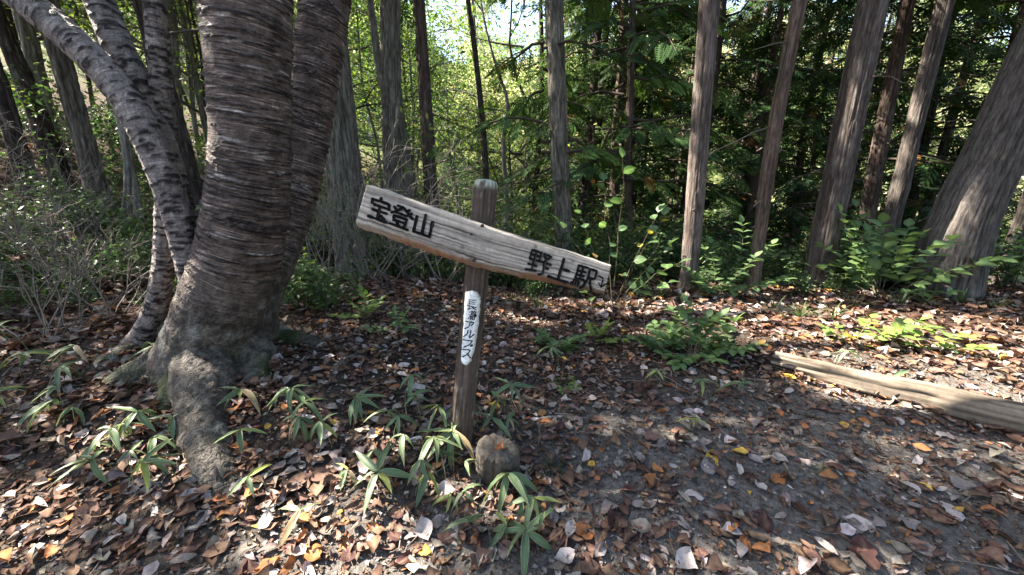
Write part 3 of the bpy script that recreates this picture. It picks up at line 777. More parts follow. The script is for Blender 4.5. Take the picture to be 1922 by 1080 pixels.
CH = [(z1, 2.3, [[(470, 292), (468, 335)], [(345, 298), (340, 352)], [(345, 300), (588, 378), (583, 455)], [(378, 382), (538, 436)], [(350, 452), (545, 512)], [(452, 420), (415, 590)], [(287, 546), (546, 640)], [(468, 545), (508, 592)]]),
      (z1, 2.05, [[(715, 397), (805, 428), (622, 496)], [(662, 412), (690, 452)], [(800, 432), (925, 592)], [(880, 462), (842, 492)], [(908, 512), (872, 545)], [(695, 492), (835, 546)],
                 [(662, 535), (842, 600)], [(660, 535), (652, 605)], [(842, 600), (818, 660)], [(658, 602), (822, 655)], [(700, 640), (712, 682)], [(826, 660), (790, 716)], [(596, 652), (852, 748)]]),
      (z1, 2.2, [[(988, 552), (942, 752)], [(1115, 532), (1060, 800)], [(1212, 637), (1168, 848)], [(938, 766), (1168, 848)]]),
      (z2, 1.9, [[(250, 246), (385, 292)], [(240, 250), (208, 372)], [(385, 296), (350, 420)], [(208, 382), (350, 428)], [(222, 314), (368, 360)], [(312, 272), (235, 545)], [(182, 457), (308, 497)], [(142, 545), (295, 570)],
                 [(428, 312), (545, 350), (462, 415)], [(442, 358), (472, 400)], [(372, 424), (528, 478)], [(445, 415), (398, 628), (345, 625)], [(462, 532), (488, 540)]]),
      (z2, 2.2, [[(735, 392), (642, 705)], [(692, 532), (812, 574)], [(492, 657), (788, 757)]]),
      (z2, 1.75, [[(968, 486), (912, 686)], [(968, 484), (1108, 522)], [(1040, 512), (985, 690)], [(962, 566), (1070, 592)], [(940, 630), (1042, 658)], [(918, 686), (1062, 712), (1040, 818), (985, 838)],
                 [(858, 745), (842, 768)], [(890, 712), (874, 780)], [(932, 722), (914, 788)], [(968, 745), (952, 806)],
                 [(1142, 544), (1250, 572), (1215, 704), (1142, 688)], [(1142, 544), (1108, 690), (1032, 826)], [(1150, 690), (1140, 770), (1164, 888)]]),
      (z2, .85, [[(1280, 648), (1348, 682), (1312, 822)], [(1275, 760), (1310, 824), (1390, 768)]])]
bdepth = depth_of(bo)
for k, ((zo, zs), hw, st) in enumerate(CH):
    mb = MB()
    for m, s in enumerate(zoomed(zo, zs, st)): stroke(mb, s, hw * 1.16 * bdepth / F_PX, bo, bn, .0058 + .00012 * m, (.005, .006, .007), k * 50 + m)
    ch = mb.build('arrow' if k == 6 else 'character', mpaint, board)
    if k == 6: ch['label'] = 'thin black hand drawn arrow pointing down'
for u, v, rr in ((889, 488, .0085), (905, 424, .007), (884, 440, .005)):
    p0 = plane_hit(u, v, bo, bn); t1 = nrm(np.cross(bn, [0, 0, 1.])); t2 = np.cross(bn, t1); a = np.arange(12) / 12 * 6.2832
    ringp = [p0 + bn * h + rr * f * (np.cos(a)[:, None] * t1 + np.sin(a)[:, None] * t2) for h, f in ((-.006, 1.), (.003, 1.), (.0055, .75), (.0062, .01))]
    i = np.arange(3)[:, None] * 12; j = np.arange(12)[None]
    Vb = np.vstack(ringp); obj('bolt', make_mesh('bolt', Vb, [np.stack([i + j, i + (j + 1) % 12, i + 12 + (j + 1) % 12, i + 12 + j], -1).reshape(-1, 4)], np.tile([.05, .036, .028], (len(Vb), 1)), True, M_TWIG), board)
# white painted panel with the trail's name on the post's flat facet
fn = nrm(e1); 
def on_post(u, v):
    """point of the post's facet plane seen at this pixel"""
    return plane_hit(u, v, pb + fn * .0575, fn)
po = pb + fn * .0572 
outl = [(240, 112), (300, 103), (350, 122), (376, 190), (372, 300), (345, 560), (312, 800), (272, 945), (232, 990), (190, 980), (158, 930), (172, 800), (186, 500), (203, 200), (217, 125)]
pts = np.array([(840 + x / 6.353, 530 + y / 6.353) for x, y in outl])
den = []
for k in range(len(pts)):
    a, b = pts[k], pts[(k + 1) % len(pts)]
    for t in np.linspace(0, 1, 6, endpoint=False): den.append(a + (b - a) * t + np.random.default_rng(k * 9 + int(t * 10)).normal(0, .5, 2))
den = np.array(den)
ring0 = np.array([plane_hit(u, v, po, fn) for u, v in den]); cen_y = np.linspace(548, 676, 26)
def surf_post(p, lift):
    """push a point onto the round post surface along the facet normal"""
    q = p - pb; t = q.dot(ax); lat = q.dot(nrm(np.cross(fn, ax)))
    rr_ = np.interp(t, tz, np.full(len(tz), .0585)); h = math.sqrt(max(rr_ ** 2 - lat ** 2, 1e-5)); h = min(h, rr_ * .945) if h > 0 else h
    base = pb + ax * t + nrm(np.cross(fn, ax)) * lat
    return base + fn * (h + lift)
mb = MB()
cen = ring0.mean(0); axis2 = np.array([plane_hit(u, v, po, fn) for u, v in ((886, 560), (870, 672))])
spine = axis2[0] + (axis2[1] - axis2[0]) * np.clip(((ring0 - axis2[0]) @ (axis2[1] - axis2[0])) / np.sum((axis2[1] - axis2[0]) ** 2), 0, 1)[:, None]
lay = [np.array([surf_post(spine[k] + (ring0[k] - spine[k]) * f, .0050 if f < 1 else .0035) for k in range(len(ring0))]) for f in (0., .5, .8, 1.0, 1.02)]
lay[4] = lay[4] - fn * .006
V = np.vstack(lay); m_ = len(ring0); Q = []
for l in range(4):
    a = np.arange(m_); Q.append(np.stack([l * m_ + a, (l + 1) * m_ + a, (l + 1) * m_ + (a + 1) % m_, l * m_ + (a + 1) % m_], -1))
wc = np.concatenate([np.tile([.74, .75, .74], (3 * m_, 1)), np.tile([.50, .48, .44], (2 * m_, 1))])
mb.add(V, [np.vstack(Q)], wc)
panel = child_of(mb.build('painted_panel', mpaintw, None, True), sign)
NAME = [[[(262, 205), (258, 282)], [(262, 207), (335, 216)], [(262, 231), (326, 240)], [(262, 254), (326, 262)], [(236, 272), (345, 300)], [(262, 285), (258, 326)], [(240, 318), (288, 308)], [(338, 300), (300, 316)], [(290, 288), (340, 336)]],
        [[(258, 350), (270, 360)], [(254, 382), (266, 391)], [(250, 434), (270, 402)], [(280, 347), (308, 351)], [(282, 366), (308, 370)], [(276, 386), (312, 391)], [(297, 340), (292, 386)], [(280, 400), (274, 446)], [(280, 402), (303, 405), (298, 446)], [(281, 416), (300, 419)], [(279, 430), (299, 433)],
         [(324, 343), (312, 362)], [(318, 352), (341, 356), (328, 372)], [(314, 379), (337, 383), (333, 412)], [(308, 395), (344, 401)], [(312, 412), (334, 416)], [(326, 372), (318, 450), (308, 444)]],
        [[(222, 465), (320, 480), (287, 515)], [(268, 490), (257, 530), (208, 552)]],
        [[(247, 575), (240, 612), (196, 645)], [(282, 575), (262, 666), (312, 625)]],
        [[(190, 683), (298, 700), (262, 745), (196, 772)], [(285 + 9 * math.cos(a), 757 + 9 * math.sin(a)) for a in np.linspace(0, 6.28, 9)]],
        [[(185, 798), (275, 806), (245, 852), (186, 885)], [(240, 850), (274, 905)]]]
for k, st in enumerate(NAME):
    mb = MB()
    for m, s in enumerate(zoomed(*z3, st)):
        n0 = mb.n; stroke(mb, s, (1.0 if k > 1 else .62) * depth_of(pb + ax * .6) / F_PX, po, fn, 0.0, (.014, .015, .018), 900 + k * 30 + m)
        V = mb.V[-1]; hgt0 = (V - po) @ fn
        mb.V[-1] = np.array([surf_post(V[t], .0062 + .0001 * m + hgt0[t] * .5) for t in range(len(V))])
    mb.build('character', mpaint, panel)

# stub of an old cut stump beside the post
sb = hit(930, 925)
stump = thing('stump_stub', 'short grey weathered stump stub standing beside the foot of the signpost', 'stump', sb)
nz2, nt2 = 26, 60
hh = np.linspace(-.06, .235, nz2); a2 = np.arange(nt2) / nt2 * 2 * np.pi
H2, A2 = np.meshgrid(hh, a2, indexing='ij')
r2 = .092 * (1 + .16 * np.cos(A2 * 2 + .6) + .16 * fbm(np.cos(A2) * 2.2, np.sin(A2) * 2.2, H2 * 5, 41, 4) - .16 * (1 - np.abs(2 * noise3(np.cos(A2) * 9, np.sin(A2) * 9, H2 * 2, 43) - 1)) ** 5)
r2 = r2 * (1 - .10 * sm(.215, .235, H2)) * (1 + .18 * sm(.06, -.05, H2))
tilt = nrm(np.array([.06, -.34, 1.0])); tx = nrm(np.cross([0, 1., 0], tilt)); ty = np.cross(tilt, tx)
c0 = sb + np.array([0, .10, 0])
SV = c0 + H2[..., None] * tilt + r2[..., None] * (np.cos(A2)[..., None] * tx + np.sin(A2)[..., None] * ty)
rings = [SV.reshape(-1, 3)]
for f in (.8, .55, .3, .08, .001):
    rr_ = c0 + .237 * tilt + (f * r2[-1] / 1.0)[:, None] * (np.cos(a2)[:, None] * tx + np.sin(a2)[:, None] * ty)
    rr_ = rr_ + tilt * (.030 * fbm(rr_[:, 0] * 26, rr_[:, 1] * 26, 0, 47, 4))[:, None]; rings.append(rr_)
V = np.vstack(rings); nR = nz2 + 5; i = np.arange(nR - 1)[:, None] * nt2; j = np.arange(nt2)[None]
Q = np.stack([i + j, i + (j + 1) % nt2, i + nt2 + (j + 1) % nt2, i + nt2 + j], -1).reshape(-1, 4)
rd_ = np.linalg.norm((V - c0) - ((V - c0) @ tilt)[:, None] * tilt, axis=1)
cS = np.array([.080, .068, .056]) * (1 + 1.4 * fbm(V[:, 0] * 30, V[:, 1] * 30, V[:, 2] * 30, 51, 4) + .28 * np.sin(rd_ * 420 + 3 * fbm(V[:, 0] * 20, V[:, 1] * 20, 0, 3, 2)) * ((V - c0) @ tilt > .22))[:, None]
child_of(obj('stump_wood', make_mesh('stump_wood', V, [Q], cS, True, M_STONE)), stump)

# ------------------------------------------------------------------ weathered log that edges the path
la, lb_ = hit(1448, 690), hit(1905, 808)
ld = nrm(np.array([lb_[0] - la[0], lb_[1] - la[1], 0])); le = lb_ + ld * 1.1
LP = []; 
for t in np.linspace(0, 1, 9):
    p = la + (le - la) * t; p = p.copy(); p[2] = gz(la[0], la[1]) + .035 + (gz(lb_[0], lb_[1]) - gz(la[0], la[1])) * t * .75; LP.append(p)
LR = np.linspace(.095, .165, 9)
Pd, Rd, t_ = resample(LP, LR, 190)
V, F = tube(Pd, Rd, 72); T, X, Y = frames(Pd); a = np.arange(72) / 72 * 2 * np.pi
Nn = (np.cos(a)[None, :, None] * X[:, None] + np.sin(a)[None, :, None] * Y[:, None]).reshape(-1, 3)
S = np.repeat(t_, 72); TH = np.tile(a, 190); c, d = np.cos(TH), np.sin(TH)
g1 = 1 - np.abs(2 * noise3(c * 5 + .3 * fbm(c * 2, d * 2, S * 3, 2, 2), d * 5, S * 1.1, 61) - 1); g2 = 1 - np.abs(2 * noise3(c * 13, d * 13, S * 2.4, 63) - 1)
V[:len(Nn)] += Nn * (-.020 * g1 ** 6 - .004 * g2 ** 3 + .034 * fbm(c * 2, d * 2, S * 3.5, 64, 4) - .012 * np.clip(Nn[:, 2] - .75, 0, 1))[:, None]
cl = np.array([.215, .172, .130]) * (1 + .7 * fbm(c * 6, d * 6, S * 2, 65, 3) - .85 * g1 ** 5 - .50 * g2 ** 3)[:, None]
th0 = np.pi * .5 + .25 * np.sin(S * 2.5) + .10 * fbm(S * 9, 0, 0, 5, 2)
crk = np.exp(-(wrap(np.arctan2(Nn[:, 2], -Nn[:, 1]) - .75 - .12 * np.sin(S * 3) - .25 * fbm(S * 6, 0, 0, 5, 3)) / .09) ** 2) * sm(1.25, .8, S)
V[:len(Nn)] -= Nn * (.012 * crk)[:, None]
patch = np.clip((noise3(c * 2.2, d * 2.2, S * 5, 68) - .55) * 6, 0, 1)
cl = cl * (1 - .8 * crk - .45 * patch)[:, None]
cl = np.vstack([cl, cl[:1], cl[-1:]])
log = obj('fallen_log', make_mesh('fallen_log', V, F, cl, True, M_WOOD))
tag(log, 'bleached cracked log lying half buried along the edge of the path', 'log')

def banked():
    r = np.random.default_rng(404); pos = []
    LPa = np.array(LP)
    for P, R in roots + [(LPa, np.array(LR))] * 2:
        Pd, Rd, _ = resample(P, R, 40)
        for k in range(190):
            i = int(r.integers(8 if P is not LPa else 0, 40)); a = r.uniform(0, 6.28); d = Rd[i] * r.uniform(.85, 1.7) + .02
            x, y = Pd[i][0] + d * math.cos(a), Pd[i][1] + d * math.sin(a); pos.append((x, y, gz(x, y) + r.uniform(.012, .05)))
    pos = np.array(pos); n = len(pos); mb = MB(); C = leaf_colours(n, r); w = r.integers(0, len(T_MID), n); a = r.uniform(0, 6.28, n)
    up = np.array([0, 0, 1.]) + .45 * r.normal(size=(n, 3)); fw = np.stack([np.cos(a), np.sin(a), 0 * a], -1); sz = r.uniform(.03, .085, n)
    for t, (tv, tf, rib) in enumerate(T_MID):
        q = w == t
        if q.any():
            V, F = stamp(tv, tf, pos[q], fw[q], up[q], sz[q]); mb.add(V, F, inst_cols(C[q], len(tv), rib * .35, np.array([.3, .2, .12])))
    tag(mb.build('leaf_litter', M_LITTER, None, True), 'dead leaves banked against the roots and the log', 'leaf litter', kind='stuff')
banked()

# ------------------------------------------------------------------ foliage builders
def branch_tree(r, start, d, L, rad, depth, out, tips, spread=.7, kids=(2, 4), seg=4, rise=.15, wig=.16):
    """simple recursive branching: out gets (points, radii), tips get (point, direction)"""
    P = [np.array(start, float)]; d = nrm(d)
    for k in range(seg):
        d = nrm(d + wig * r.normal(size=3) + np.array([0, 0, rise * .3])); P.append(P[-1] + d * L / seg)
    P = np.array(P); out.append((P, np.linspace(rad, rad * .45, seg + 1), depth))
    for k in range(1, seg + 1):
        if depth <= 1 or k > seg * .4: tips.append((P[k], d, depth))
    if depth > 0:
        for k in range(int(r.integers(*kids))):
            t = r.uniform(.35, 1.0); q = min(int(t * seg), seg - 1); p = P[q] + (P[q + 1] - P[q]) * (t * seg - q)
            nd = nrm(d + spread * nrm(r.normal(size=3)) + np.array([0, 0, rise]))
            branch_tree(r, p, nd, L * r.uniform(.45, .75), rad * .5, depth - 1, out, tips, spread, kids, seg, rise, wig)
def add_tubes(mb, out, col, sides=5, minr=.0015):
    for P, R, dep in out:
        V, F = tube(P, np.maximum(R, minr), sides if dep > 0 else max(3, sides - 1), False); mb.add(V, F, np.array(col))
def leaf_spray(mb, r, centres, n, spread, size, tmpl, pal, flat=.35, droop=.15, fwd=None):
    """n leaves round each centre, lying in loose horizontal layers"""
    c = np.repeat(np.asarray(centres), n, 0); m = len(c)
    off = r.normal(size=(m, 3)) * np.array([1, 1, flat]) * spread
    up = np.array([0, 0, 1.0]) + .55 * r.normal(size=(m, 3)); f = off * np.array([1, 1, .2]) + .6 * spread * r.normal(size=(m, 3)); f[:, 2] -= droop * spread
    V, F = stamp(tmpl[0], tmpl[1], c + off, f, up, r.uniform(size[0], size[1], m))
    pal = np.asarray(pal); g = np.repeat(r.integers(0, len(pal), len(centres)), n)
    mixc = np.where(r.random(m) < .7, g, r.integers(0, len(pal), m))
    C = pal[mixc] * r.uniform(.7, 1.3, (m, 1)) * r.uniform(.93, 1.07, (m, 3))
    mb.add(V, F, inst_cols(C, len(tmpl[0])))
PAL_MAPLE = [(.115, .185, .026), (.080, .145, .026), (.19, .23, .032), (.060, .110, .024)]
PAL_GREEN = [(.062, .122, .034), (.046, .095, .030), (.085, .150, .038), (.10, .145, .036)]
PAL_DARK = [(.038, .075, .026), (.050, .090, .030), (.030, .060, .025), (.06, .10, .03)]
PAL_FAR = [(.13, .18, .075), (.30, .29, .18), (.095, .14, .06), (.38, .35, .24), (.20, .22, .11)]
PAL_HINOKI = [(.024, .048, .017), (.034, .066, .020), (.019, .040, .016), (.046, .080, .022)]

def conifer_crown(seed, z0, z1, rad, nb, per, flen, tmpl, brown=.03, shape=.75, carve=None):
    r = np.random.default_rng(seed); mf, mbr = MB(), MB()
    pos, fw, up, sc_, cc = [], [], [], [], []
    pal = np.array(PAL_HINOKI)
    for b in range(nb):
        t = (b + r.random()) / nb; z = z0 + (z1 - z0) * t; az = r.uniform(0, 2 * np.pi)
        L = rad * (1 - t) ** shape * r.uniform(.65, 1.1) + .25
        d = np.array([math.cos(az), math.sin(az), 0]); n = 6
        u = np.linspace(0, 1, n); P = np.array([0, 0, z]) + u[:, None] * L * d + np.stack([0 * u, 0 * u, L * (.16 * u - .42 * u * u)], -1)
        P[1:] += .03 * L * r.normal(size=(n - 1, 3))
        if carve is not None and in_gap(P[3:] + carve, .25).any(): continue
        V, F = tube(P, np.linspace(.012 + .008 * L, .004, n), 5, False); mbr.add(V, F, (.055, .042, .034))
        tone = pal[r.integers(len(pal))] * (1.9 if tmpl is FROND_NEAR else 1.0)  # near sprays coloured brighter, standing in for sun on them
        for k in range(per):
            w = .22 + .78 * (k + r.random()) / per; q = w * (n - 1); i0 = min(int(q), n - 2)
            p = P[i0] + (P[i0 + 1] - P[i0]) * (q - i0)
            s = 1 if k % 2 else -1; a = az + s * math.radians(r.uniform(25, 75)) * (1.1 - .6 * w)
            f = np.array([math.cos(a), math.sin(a), r.uniform(-.75, -.05)])
            pos.append(p + .03 * r.normal(size=3)); fw.append(f); up.append(np.array([.35 * r.normal(), .35 * r.normal(), 1.])); sc_.append(flen * r.uniform(.6, 1.25) * (1.1 - .4 * w))
            cc.append(np.array([.20, .10, .035]) * r.uniform(.7, 1.2) if r.random() < brown else tone * r.uniform(.7, 1.35))
    pos, fw, up, sc_, cc = (np.array(q) for q in (pos, fw, up, sc_, cc))
    if carve is not None:
        k = ~in_gap(pos + carve + .4 * flen * nrm(fw), .12); pos, fw, up, sc_, cc = pos[k], fw[k], up[k], sc_[k], cc[k]
    V, F = stamp(tmpl[0], tmpl[1], pos, fw, up, sc_)
    mf.add(V, F, inst_cols(cc, len(tmpl[0])))
    return mf.mesh('crown', M_CONIFER), mbr.mesh('branches', M_TWIG)
def broad_crown(seed, H, z0, rad, limbs, leaf, n_leaf, tmpl, pal, trunk_r, col=(.11, .09, .075), spread=.30, depth=2, flat=.30):
    """limbs and leaves round an upright axis of height H"""
    r = np.random.default_rng(seed); mf, mbr = MB(), MB(); tips = []
    for k in range(limbs):
        t = (k + r.random()) / limbs; z = z0 + (H - z0) * t; az = k * 2.4 + r.uniform(-.5, .5)
        out = []; L = rad * (1.05 - .6 * t) * r.uniform(.6, 1.0)
        branch_tree(r, (0, 0, z), (math.cos(az), math.sin(az), r.uniform(.1, .7)), L, trunk_r * (1 - t) * .45 + .010, depth, out, tips, .75, (2, 4), 4, .05)
        add_tubes(mbr, out, col, 5, .003)
    c = np.array([p for p, d, dep in tips])
    leaf_spray(mf, r, c, max(1, int(n_leaf / len(c))), spread, leaf, tmpl, pal, flat)
    return mf.mesh('crown', M_CANOPY), mbr.mesh('branches', M_TWIG)
def place_tree(name, label, cat, trunk_me, crown, loc, group=None, rz=0., s=1.):
    t = thing(name, label, cat, loc, group, rz); t.scale = (s, s, s)
    if trunk_me: obj('trunk', trunk_me, t)
    if crown:
        tag(obj('branches', crown[1], t), kind='stuff'); obj('crown', crown[0], t)
    return t
# sun gaps in the crowns
LIT = []                                     # ground spots that lie in the sun: x, y, radius
for u, v, rad in [(1290, 640, .32), (1480, 625, .4), (1560, 640, .55), (1700, 650, .8), (1850, 650, .9), (1650, 700, .5), (1800, 720, .55), (1900, 730, .5), (1620, 590, .5), (1060, 572, .45), (1180, 575, .5), (1330, 570, .45), (1450, 560, .5),
                  (300, 895, .17), (200, 905, .17), (110, 940, .17), (620, 1010, .24), (530, 980, .16), (690, 1060, .22), (60, 1040, .12), (1010, 600, .25), (560, 760, .12), (900, 590, .22), (40, 470, .4), (260, 370, .6), (330, 590, .3)]:
    p = hit(u, v); LIT.append((p[0], p[1], p[2], rad))
for p in (at_y(1300, 330, 5.2), at_y(1560, 200, 5.2), at_y(1850, 330, 4.9), at_y(1290, 480, 5.2), at_y(300, 420, 2.5), at_y(140, 110, 2.2), at_y(1700, 240, 6.3), at_y(740, 340, 5.2), at_y(850, 360, 5.3), at_y(1310, 180, 5.2)):
    LIT.append((p[0], p[1], p[2], .28))
LIT = np.array(LIT)
def in_gap(Q, grow=0.):
    rel = Q[:, None] - LIT[None, :, :3]; along = rel @ SUN
    d = np.linalg.norm(rel - along[..., None] * SUN, axis=2)
    return ((d < LIT[None, :, 3] + grow) & (along > .8)).any(1)
def shade_crown(seed, centre, radii, nc, per, leaf, pal, tmpl, spread=.28):
    r = np.random.default_rng(seed); mf, mbr = MB(), MB()
    q = randdir(nc, r) * (r.random((nc, 1)) ** .45) * radii + centre
    hub = np.array(centre) - np.array([0, 0, radii[2] * .9])
    for k in range(0, nc, 9):
        m = hub + (q[k] - hub) * .55 + .2 * r.normal(size=3); m[2] += .2
        if in_gap(np.array([hub + (m - hub) * t for t in (.3, .6, 1.)] + [m + (q[k] - m) * t for t in (.3, .6, 1.)]), .06).any(): continue
        V, F = tube(np.array([hub, m, q[k]]), [.035, .018, .006], 5, False); mbr.add(V, F, (.10, .085, .075))
    if not mbr.V:
        V, F = tube(np.array([hub, hub + [.1, .1, .5], hub + [.3, -.1, 1.1]]), [.035, .02, .006], 5, False); mbr.add(V, F, (.10, .085, .075))
    c = np.repeat(q, per, 0); m = len(c); off = r.normal(size=(m, 3)) * np.array([1, 1, .45]) * spread; pos = c + off
    k = ~in_gap(pos); pos, off = pos[k], off[k]; m = len(pos)
    up = np.array([0, 0, 1.]) + .6 * r.normal(size=(m, 3))
    V, F = stamp(tmpl[0], tmpl[1], pos, off + .2 * r.normal(size=(m, 3)), up, r.uniform(leaf[0], leaf[1], m))
    pal = np.array(pal); mf.add(V, F, inst_cols(pal[r.integers(0, len(pal), m)] * r.uniform(.7, 1.3, (m, 1)), len(tmpl[0])))
    return mf.mesh('crown', M_CANOPY), mbr.mesh('branches', M_TWIG)
COLS_OAK = ((.165, .150, .125), (.048, .041, .034)); COLS_CEDAR = ((.115, .097, .086), (.040, .033, .029)); COLS_RED = ((.100, .074, .062), (.040, .029, .025)); COLS_DARK = ((.062, .048, .042), (.026, .020, .018))
COLS_GREY = ((.20, .185, .165), (.08, .07, .06))

CROWN_HIGH = [('conifer', 500 + k, 5.4, 13, 2.1, 40, 15, .55, FROND_FAR) for k in range(2)]
CROWN_NEAR = [('conifer', 520 + k, 1.9, 8.5, 2.1, 54, 16, .46, FROND_NEAR, .05) for k in range(2)]
OAK_CROWN = ('broad', 610, PAL_GREEN); LEFT_CROWN = ('broad', 640, PAL_MAPLE)
CROWN_LOW = [conifer_crown(540 + k, 1.8, 13, 2.1, 68, 14, .50, FROND_FAR, .03, .6) for k in range(3)]

def px_tree(label, kind, pts, y=None, H=11, crown=None, cols=COLS_CEDAR, name='conifer_tree', cat='tree', seed=0, rz=0, end=.06, flare=1.35, group=None, bare=True):
    base_hit = None
    if y is None:
        base_hit = hit(pts[0][0], pts[0][1]); y = base_hit[1]
    P, R = px_path(pts, y)
    if base_hit is not None:
        g = base_hit[2]; P = np.vstack([P[0] + [0, 0, -.2], P[0] + [0, 0, .02], P[0] * .75 + P[1] * .25, P[1:]])
        R = np.r_[R[0] * flare, R[0] * flare * .92, R[0] * .3 + R[0] * .7 * .98, R[1:]]
    else:
        x0 = P[0][0]; g = gz(x0, y); P = np.vstack([[x0 + (P[0] - P[1])[0] * .6, y, g - .2], P]); R = np.r_[R[0] * 1.25, R]
    base = P[0].copy(); base[2] = g
    P, R = extend_up(P, R, base[2] + H, end)
    V, F, C = bark_tube(P - base, R, kind, seed, .035, .015, 5.0 - base[2], cols)
    t = thing(name, label, cat, base, group)
    obj('trunk', make_mesh('trunk', V, F, C, True, M_BARK), t)
    if name == 'conifer_tree':
        rs = np.random.default_rng(5000 + seed); Pf, Rf, _ = resample(P - base, R, 160)
        for q in range(7):
            i = int(rs.integers(14, 75)); a = rs.uniform(0, 6.28); L = rs.choice([.05, .08, .12, .5, .9]); dd = np.array([math.cos(a), math.sin(a), rs.uniform(-.3, .4)])
            u = np.linspace(0, 1, 5)[:, None]; pp = Pf[i] + dd * (Rf[i] * .8 + u * L) + np.array([0, 0, -.25 * L]) * u * u + .03 * L * rs.normal(size=(5, 3)) * u
            Vv, Ff = tube(pp, np.linspace(.013 if L < .3 else .009, .008 if L < .3 else .003, 5), 6); obj('branch_stub', make_mesh('branch_stub', Vv, Ff, np.tile([.10, .08, .068], (len(Vv), 1)), True, M_TWIG), t)
    if crown:
        top = P[-1] - base; mid = np.array([top[0] * .8, top[1] * .8, 0])
        if crown[0] == 'conifer':
            me = conifer_crown(crown[1] + 100 * seed, *crown[2:], carve=base + mid)
            for nm, m in (('branches', me[1]), ('crown', me[0])): obj(nm, m, t, mid)
        else:
            me = shade_crown(crown[1] + seed, P[-1] - np.array([0, 0, 1.2]), np.array([2.6, 2.6, 1.9]), 260, 15, (.09, .14), crown[2], LEAF6, .34)
            for nm, m in (('branches', me[1]), ('crown', me[0])): obj(nm, m, t, -base)
    return t

# ------------------------------------------------------------------ the trees that stand near, right of the sign
px_tree('massive furrowed conifer trunk leaning over the leafy ground, thickest of the conifers', 'cedar', [(1748, 580, 195), (1764, 540, 168), (1790, 460, 150), (1822, 380, 143), (1868, 290, 142), (1918, 180, 142), (1965, 80, 142)], 4.75, 13, CROWN_HIGH[0], ((.128, .112, .100), (.040, .034, .031)), seed=1, end=.1, flare=1.5)
px_tree('thick straight grey conifer trunk beside the glossy evergreen bush', 'cedar', [(1524, 565, 72), (1533, 530, 62), (1548, 450, 60), (1575, 320, 60), (1605, 170, 62), (1640, 0, 66)], 5.1, 13, CROWN_HIGH[1], ((.120, .098, .087), (.045, .035, .031)), seed=2, flare=1.3)
px_tree('sunlit reddish grey conifer trunk rising from compound leaved seedlings', 'cedar', [(1290, 543, 36), (1298, 460, 35), (1308, 330, 36), (1320, 160, 38), (1332, 0, 40)], None, 12, CROWN_HIGH[0], ((.150, .122, .108), (.052, .040, .035)), seed=3, rz=2.)
px_tree('crooked slim conifer trunk with a bulge, behind the seedlings', 'cedar', [(1412, 552, 26), (1425, 450, 24), (1440, 330, 30), (1462, 200, 28), (1502, 0, 30)], None, 12, CROWN_HIGH[1], ((.135, .100, .078), (.050, .036, .030)), seed=4, rz=1.)
px_tree('conifer trunk half hidden by the glossy leafed bush', 'cedar', [(1665, 450, 38), (1692, 340, 38), (1730, 180, 38), (1775, 0, 40)], 6.3, 14, CROWN_HIGH[0], COLS_CEDAR, seed=5, rz=4.)
px_tree('dark brown conifer trunk behind the glossy leafed bush', 'cedar', [(1628, 400, 36), (1650, 280, 34), (1675, 150, 33), (1700, 20, 32)], 7.8, 15, CROWN_HIGH[1], COLS_RED, seed=6, rz=3.)
px_tree('conifer draped in low green sprays behind the plank end', 'oak', [(1058, 450, 34), (1052, 330, 33), (1046, 180, 33), (1040, 0, 34)], 6.4, 11, CROWN_NEAR[0], COLS_OAK, seed=7)
px_tree('thin red barked conifer among low green sprays', 'cedar', [(1180, 470, 15), (1180, 300, 14), (1184, 120, 14), (1188, 0, 13)], 7.2, 11, CROWN_NEAR[1], COLS_RED, seed=8, end=.02, rz=1.3)
px_tree('small leaning conifer trunk beside the massive leaning one', 'cedar', [(1885, 505, 46), (1912, 440, 44), (1950, 330, 42), (1990, 200, 42)], 6.0, 12, CROWN_HIGH[1], COLS_CEDAR, seed=9, rz=5.)
# ------------------------------------------------------------------ behind the sign: oaks and slim trunks
px_tree('stout oak with deeply furrowed bark beside the dark cherry stem', 'oak', [(664, 520, 74), (654, 400, 70), (642, 280, 67), (628, 140, 64), (612, 0, 62)], 5.9, 11, OAK_CROWN, COLS_OAK, 'oak_tree', seed=10)
px_tree('straight grey barked oak rising behind the painted plank end', 'oak', [(748, 500, 52), (744, 380, 46), (738, 250, 40), (734, 120, 38), (732, 0, 38)], 6.8, 12, OAK_CROWN, COLS_OAK, 'oak_tree', seed=11, rz=2.)
px_tree('slim grey trunk pressed against the straight grey oak', 'oak', [(768, 480, 26), (764, 380, 24), (752, 250, 22), (716, 150, 14), (700, 40, 12)], 7.3, 9, None, COLS_GREY, 'oak_tree', seed=12, end=.02)
px_tree('smooth reddish brown conifer trunk between the grey oak and the signpost', 'cedar', [(820, 500, 28), (812, 400, 27), (802, 250, 25), (794, 120, 23), (786, 0, 22)], 7.4, 13, CROWN_HIGH[0], COLS_RED, seed=13, rz=.7)
px_tree('slender dark trunk seen beside the signpost top', 'thin', [(915, 460, 13), (912, 330, 12), (905, 220, 11), (893, 110, 10), (878, 0, 9)], 8.2, 10, None, COLS_DARK, 'young_tree', seed=14, end=.02)
px_tree('forked young tree trunk with pale bark behind the low green sprays', 'thin', [(955, 470, 10), (950, 360, 9), (945, 270, 8), (952, 190, 6), (930, 120, 5)], 7.6, 6, None, COLS_GREY, 'young_tree', seed=15, end=.01)
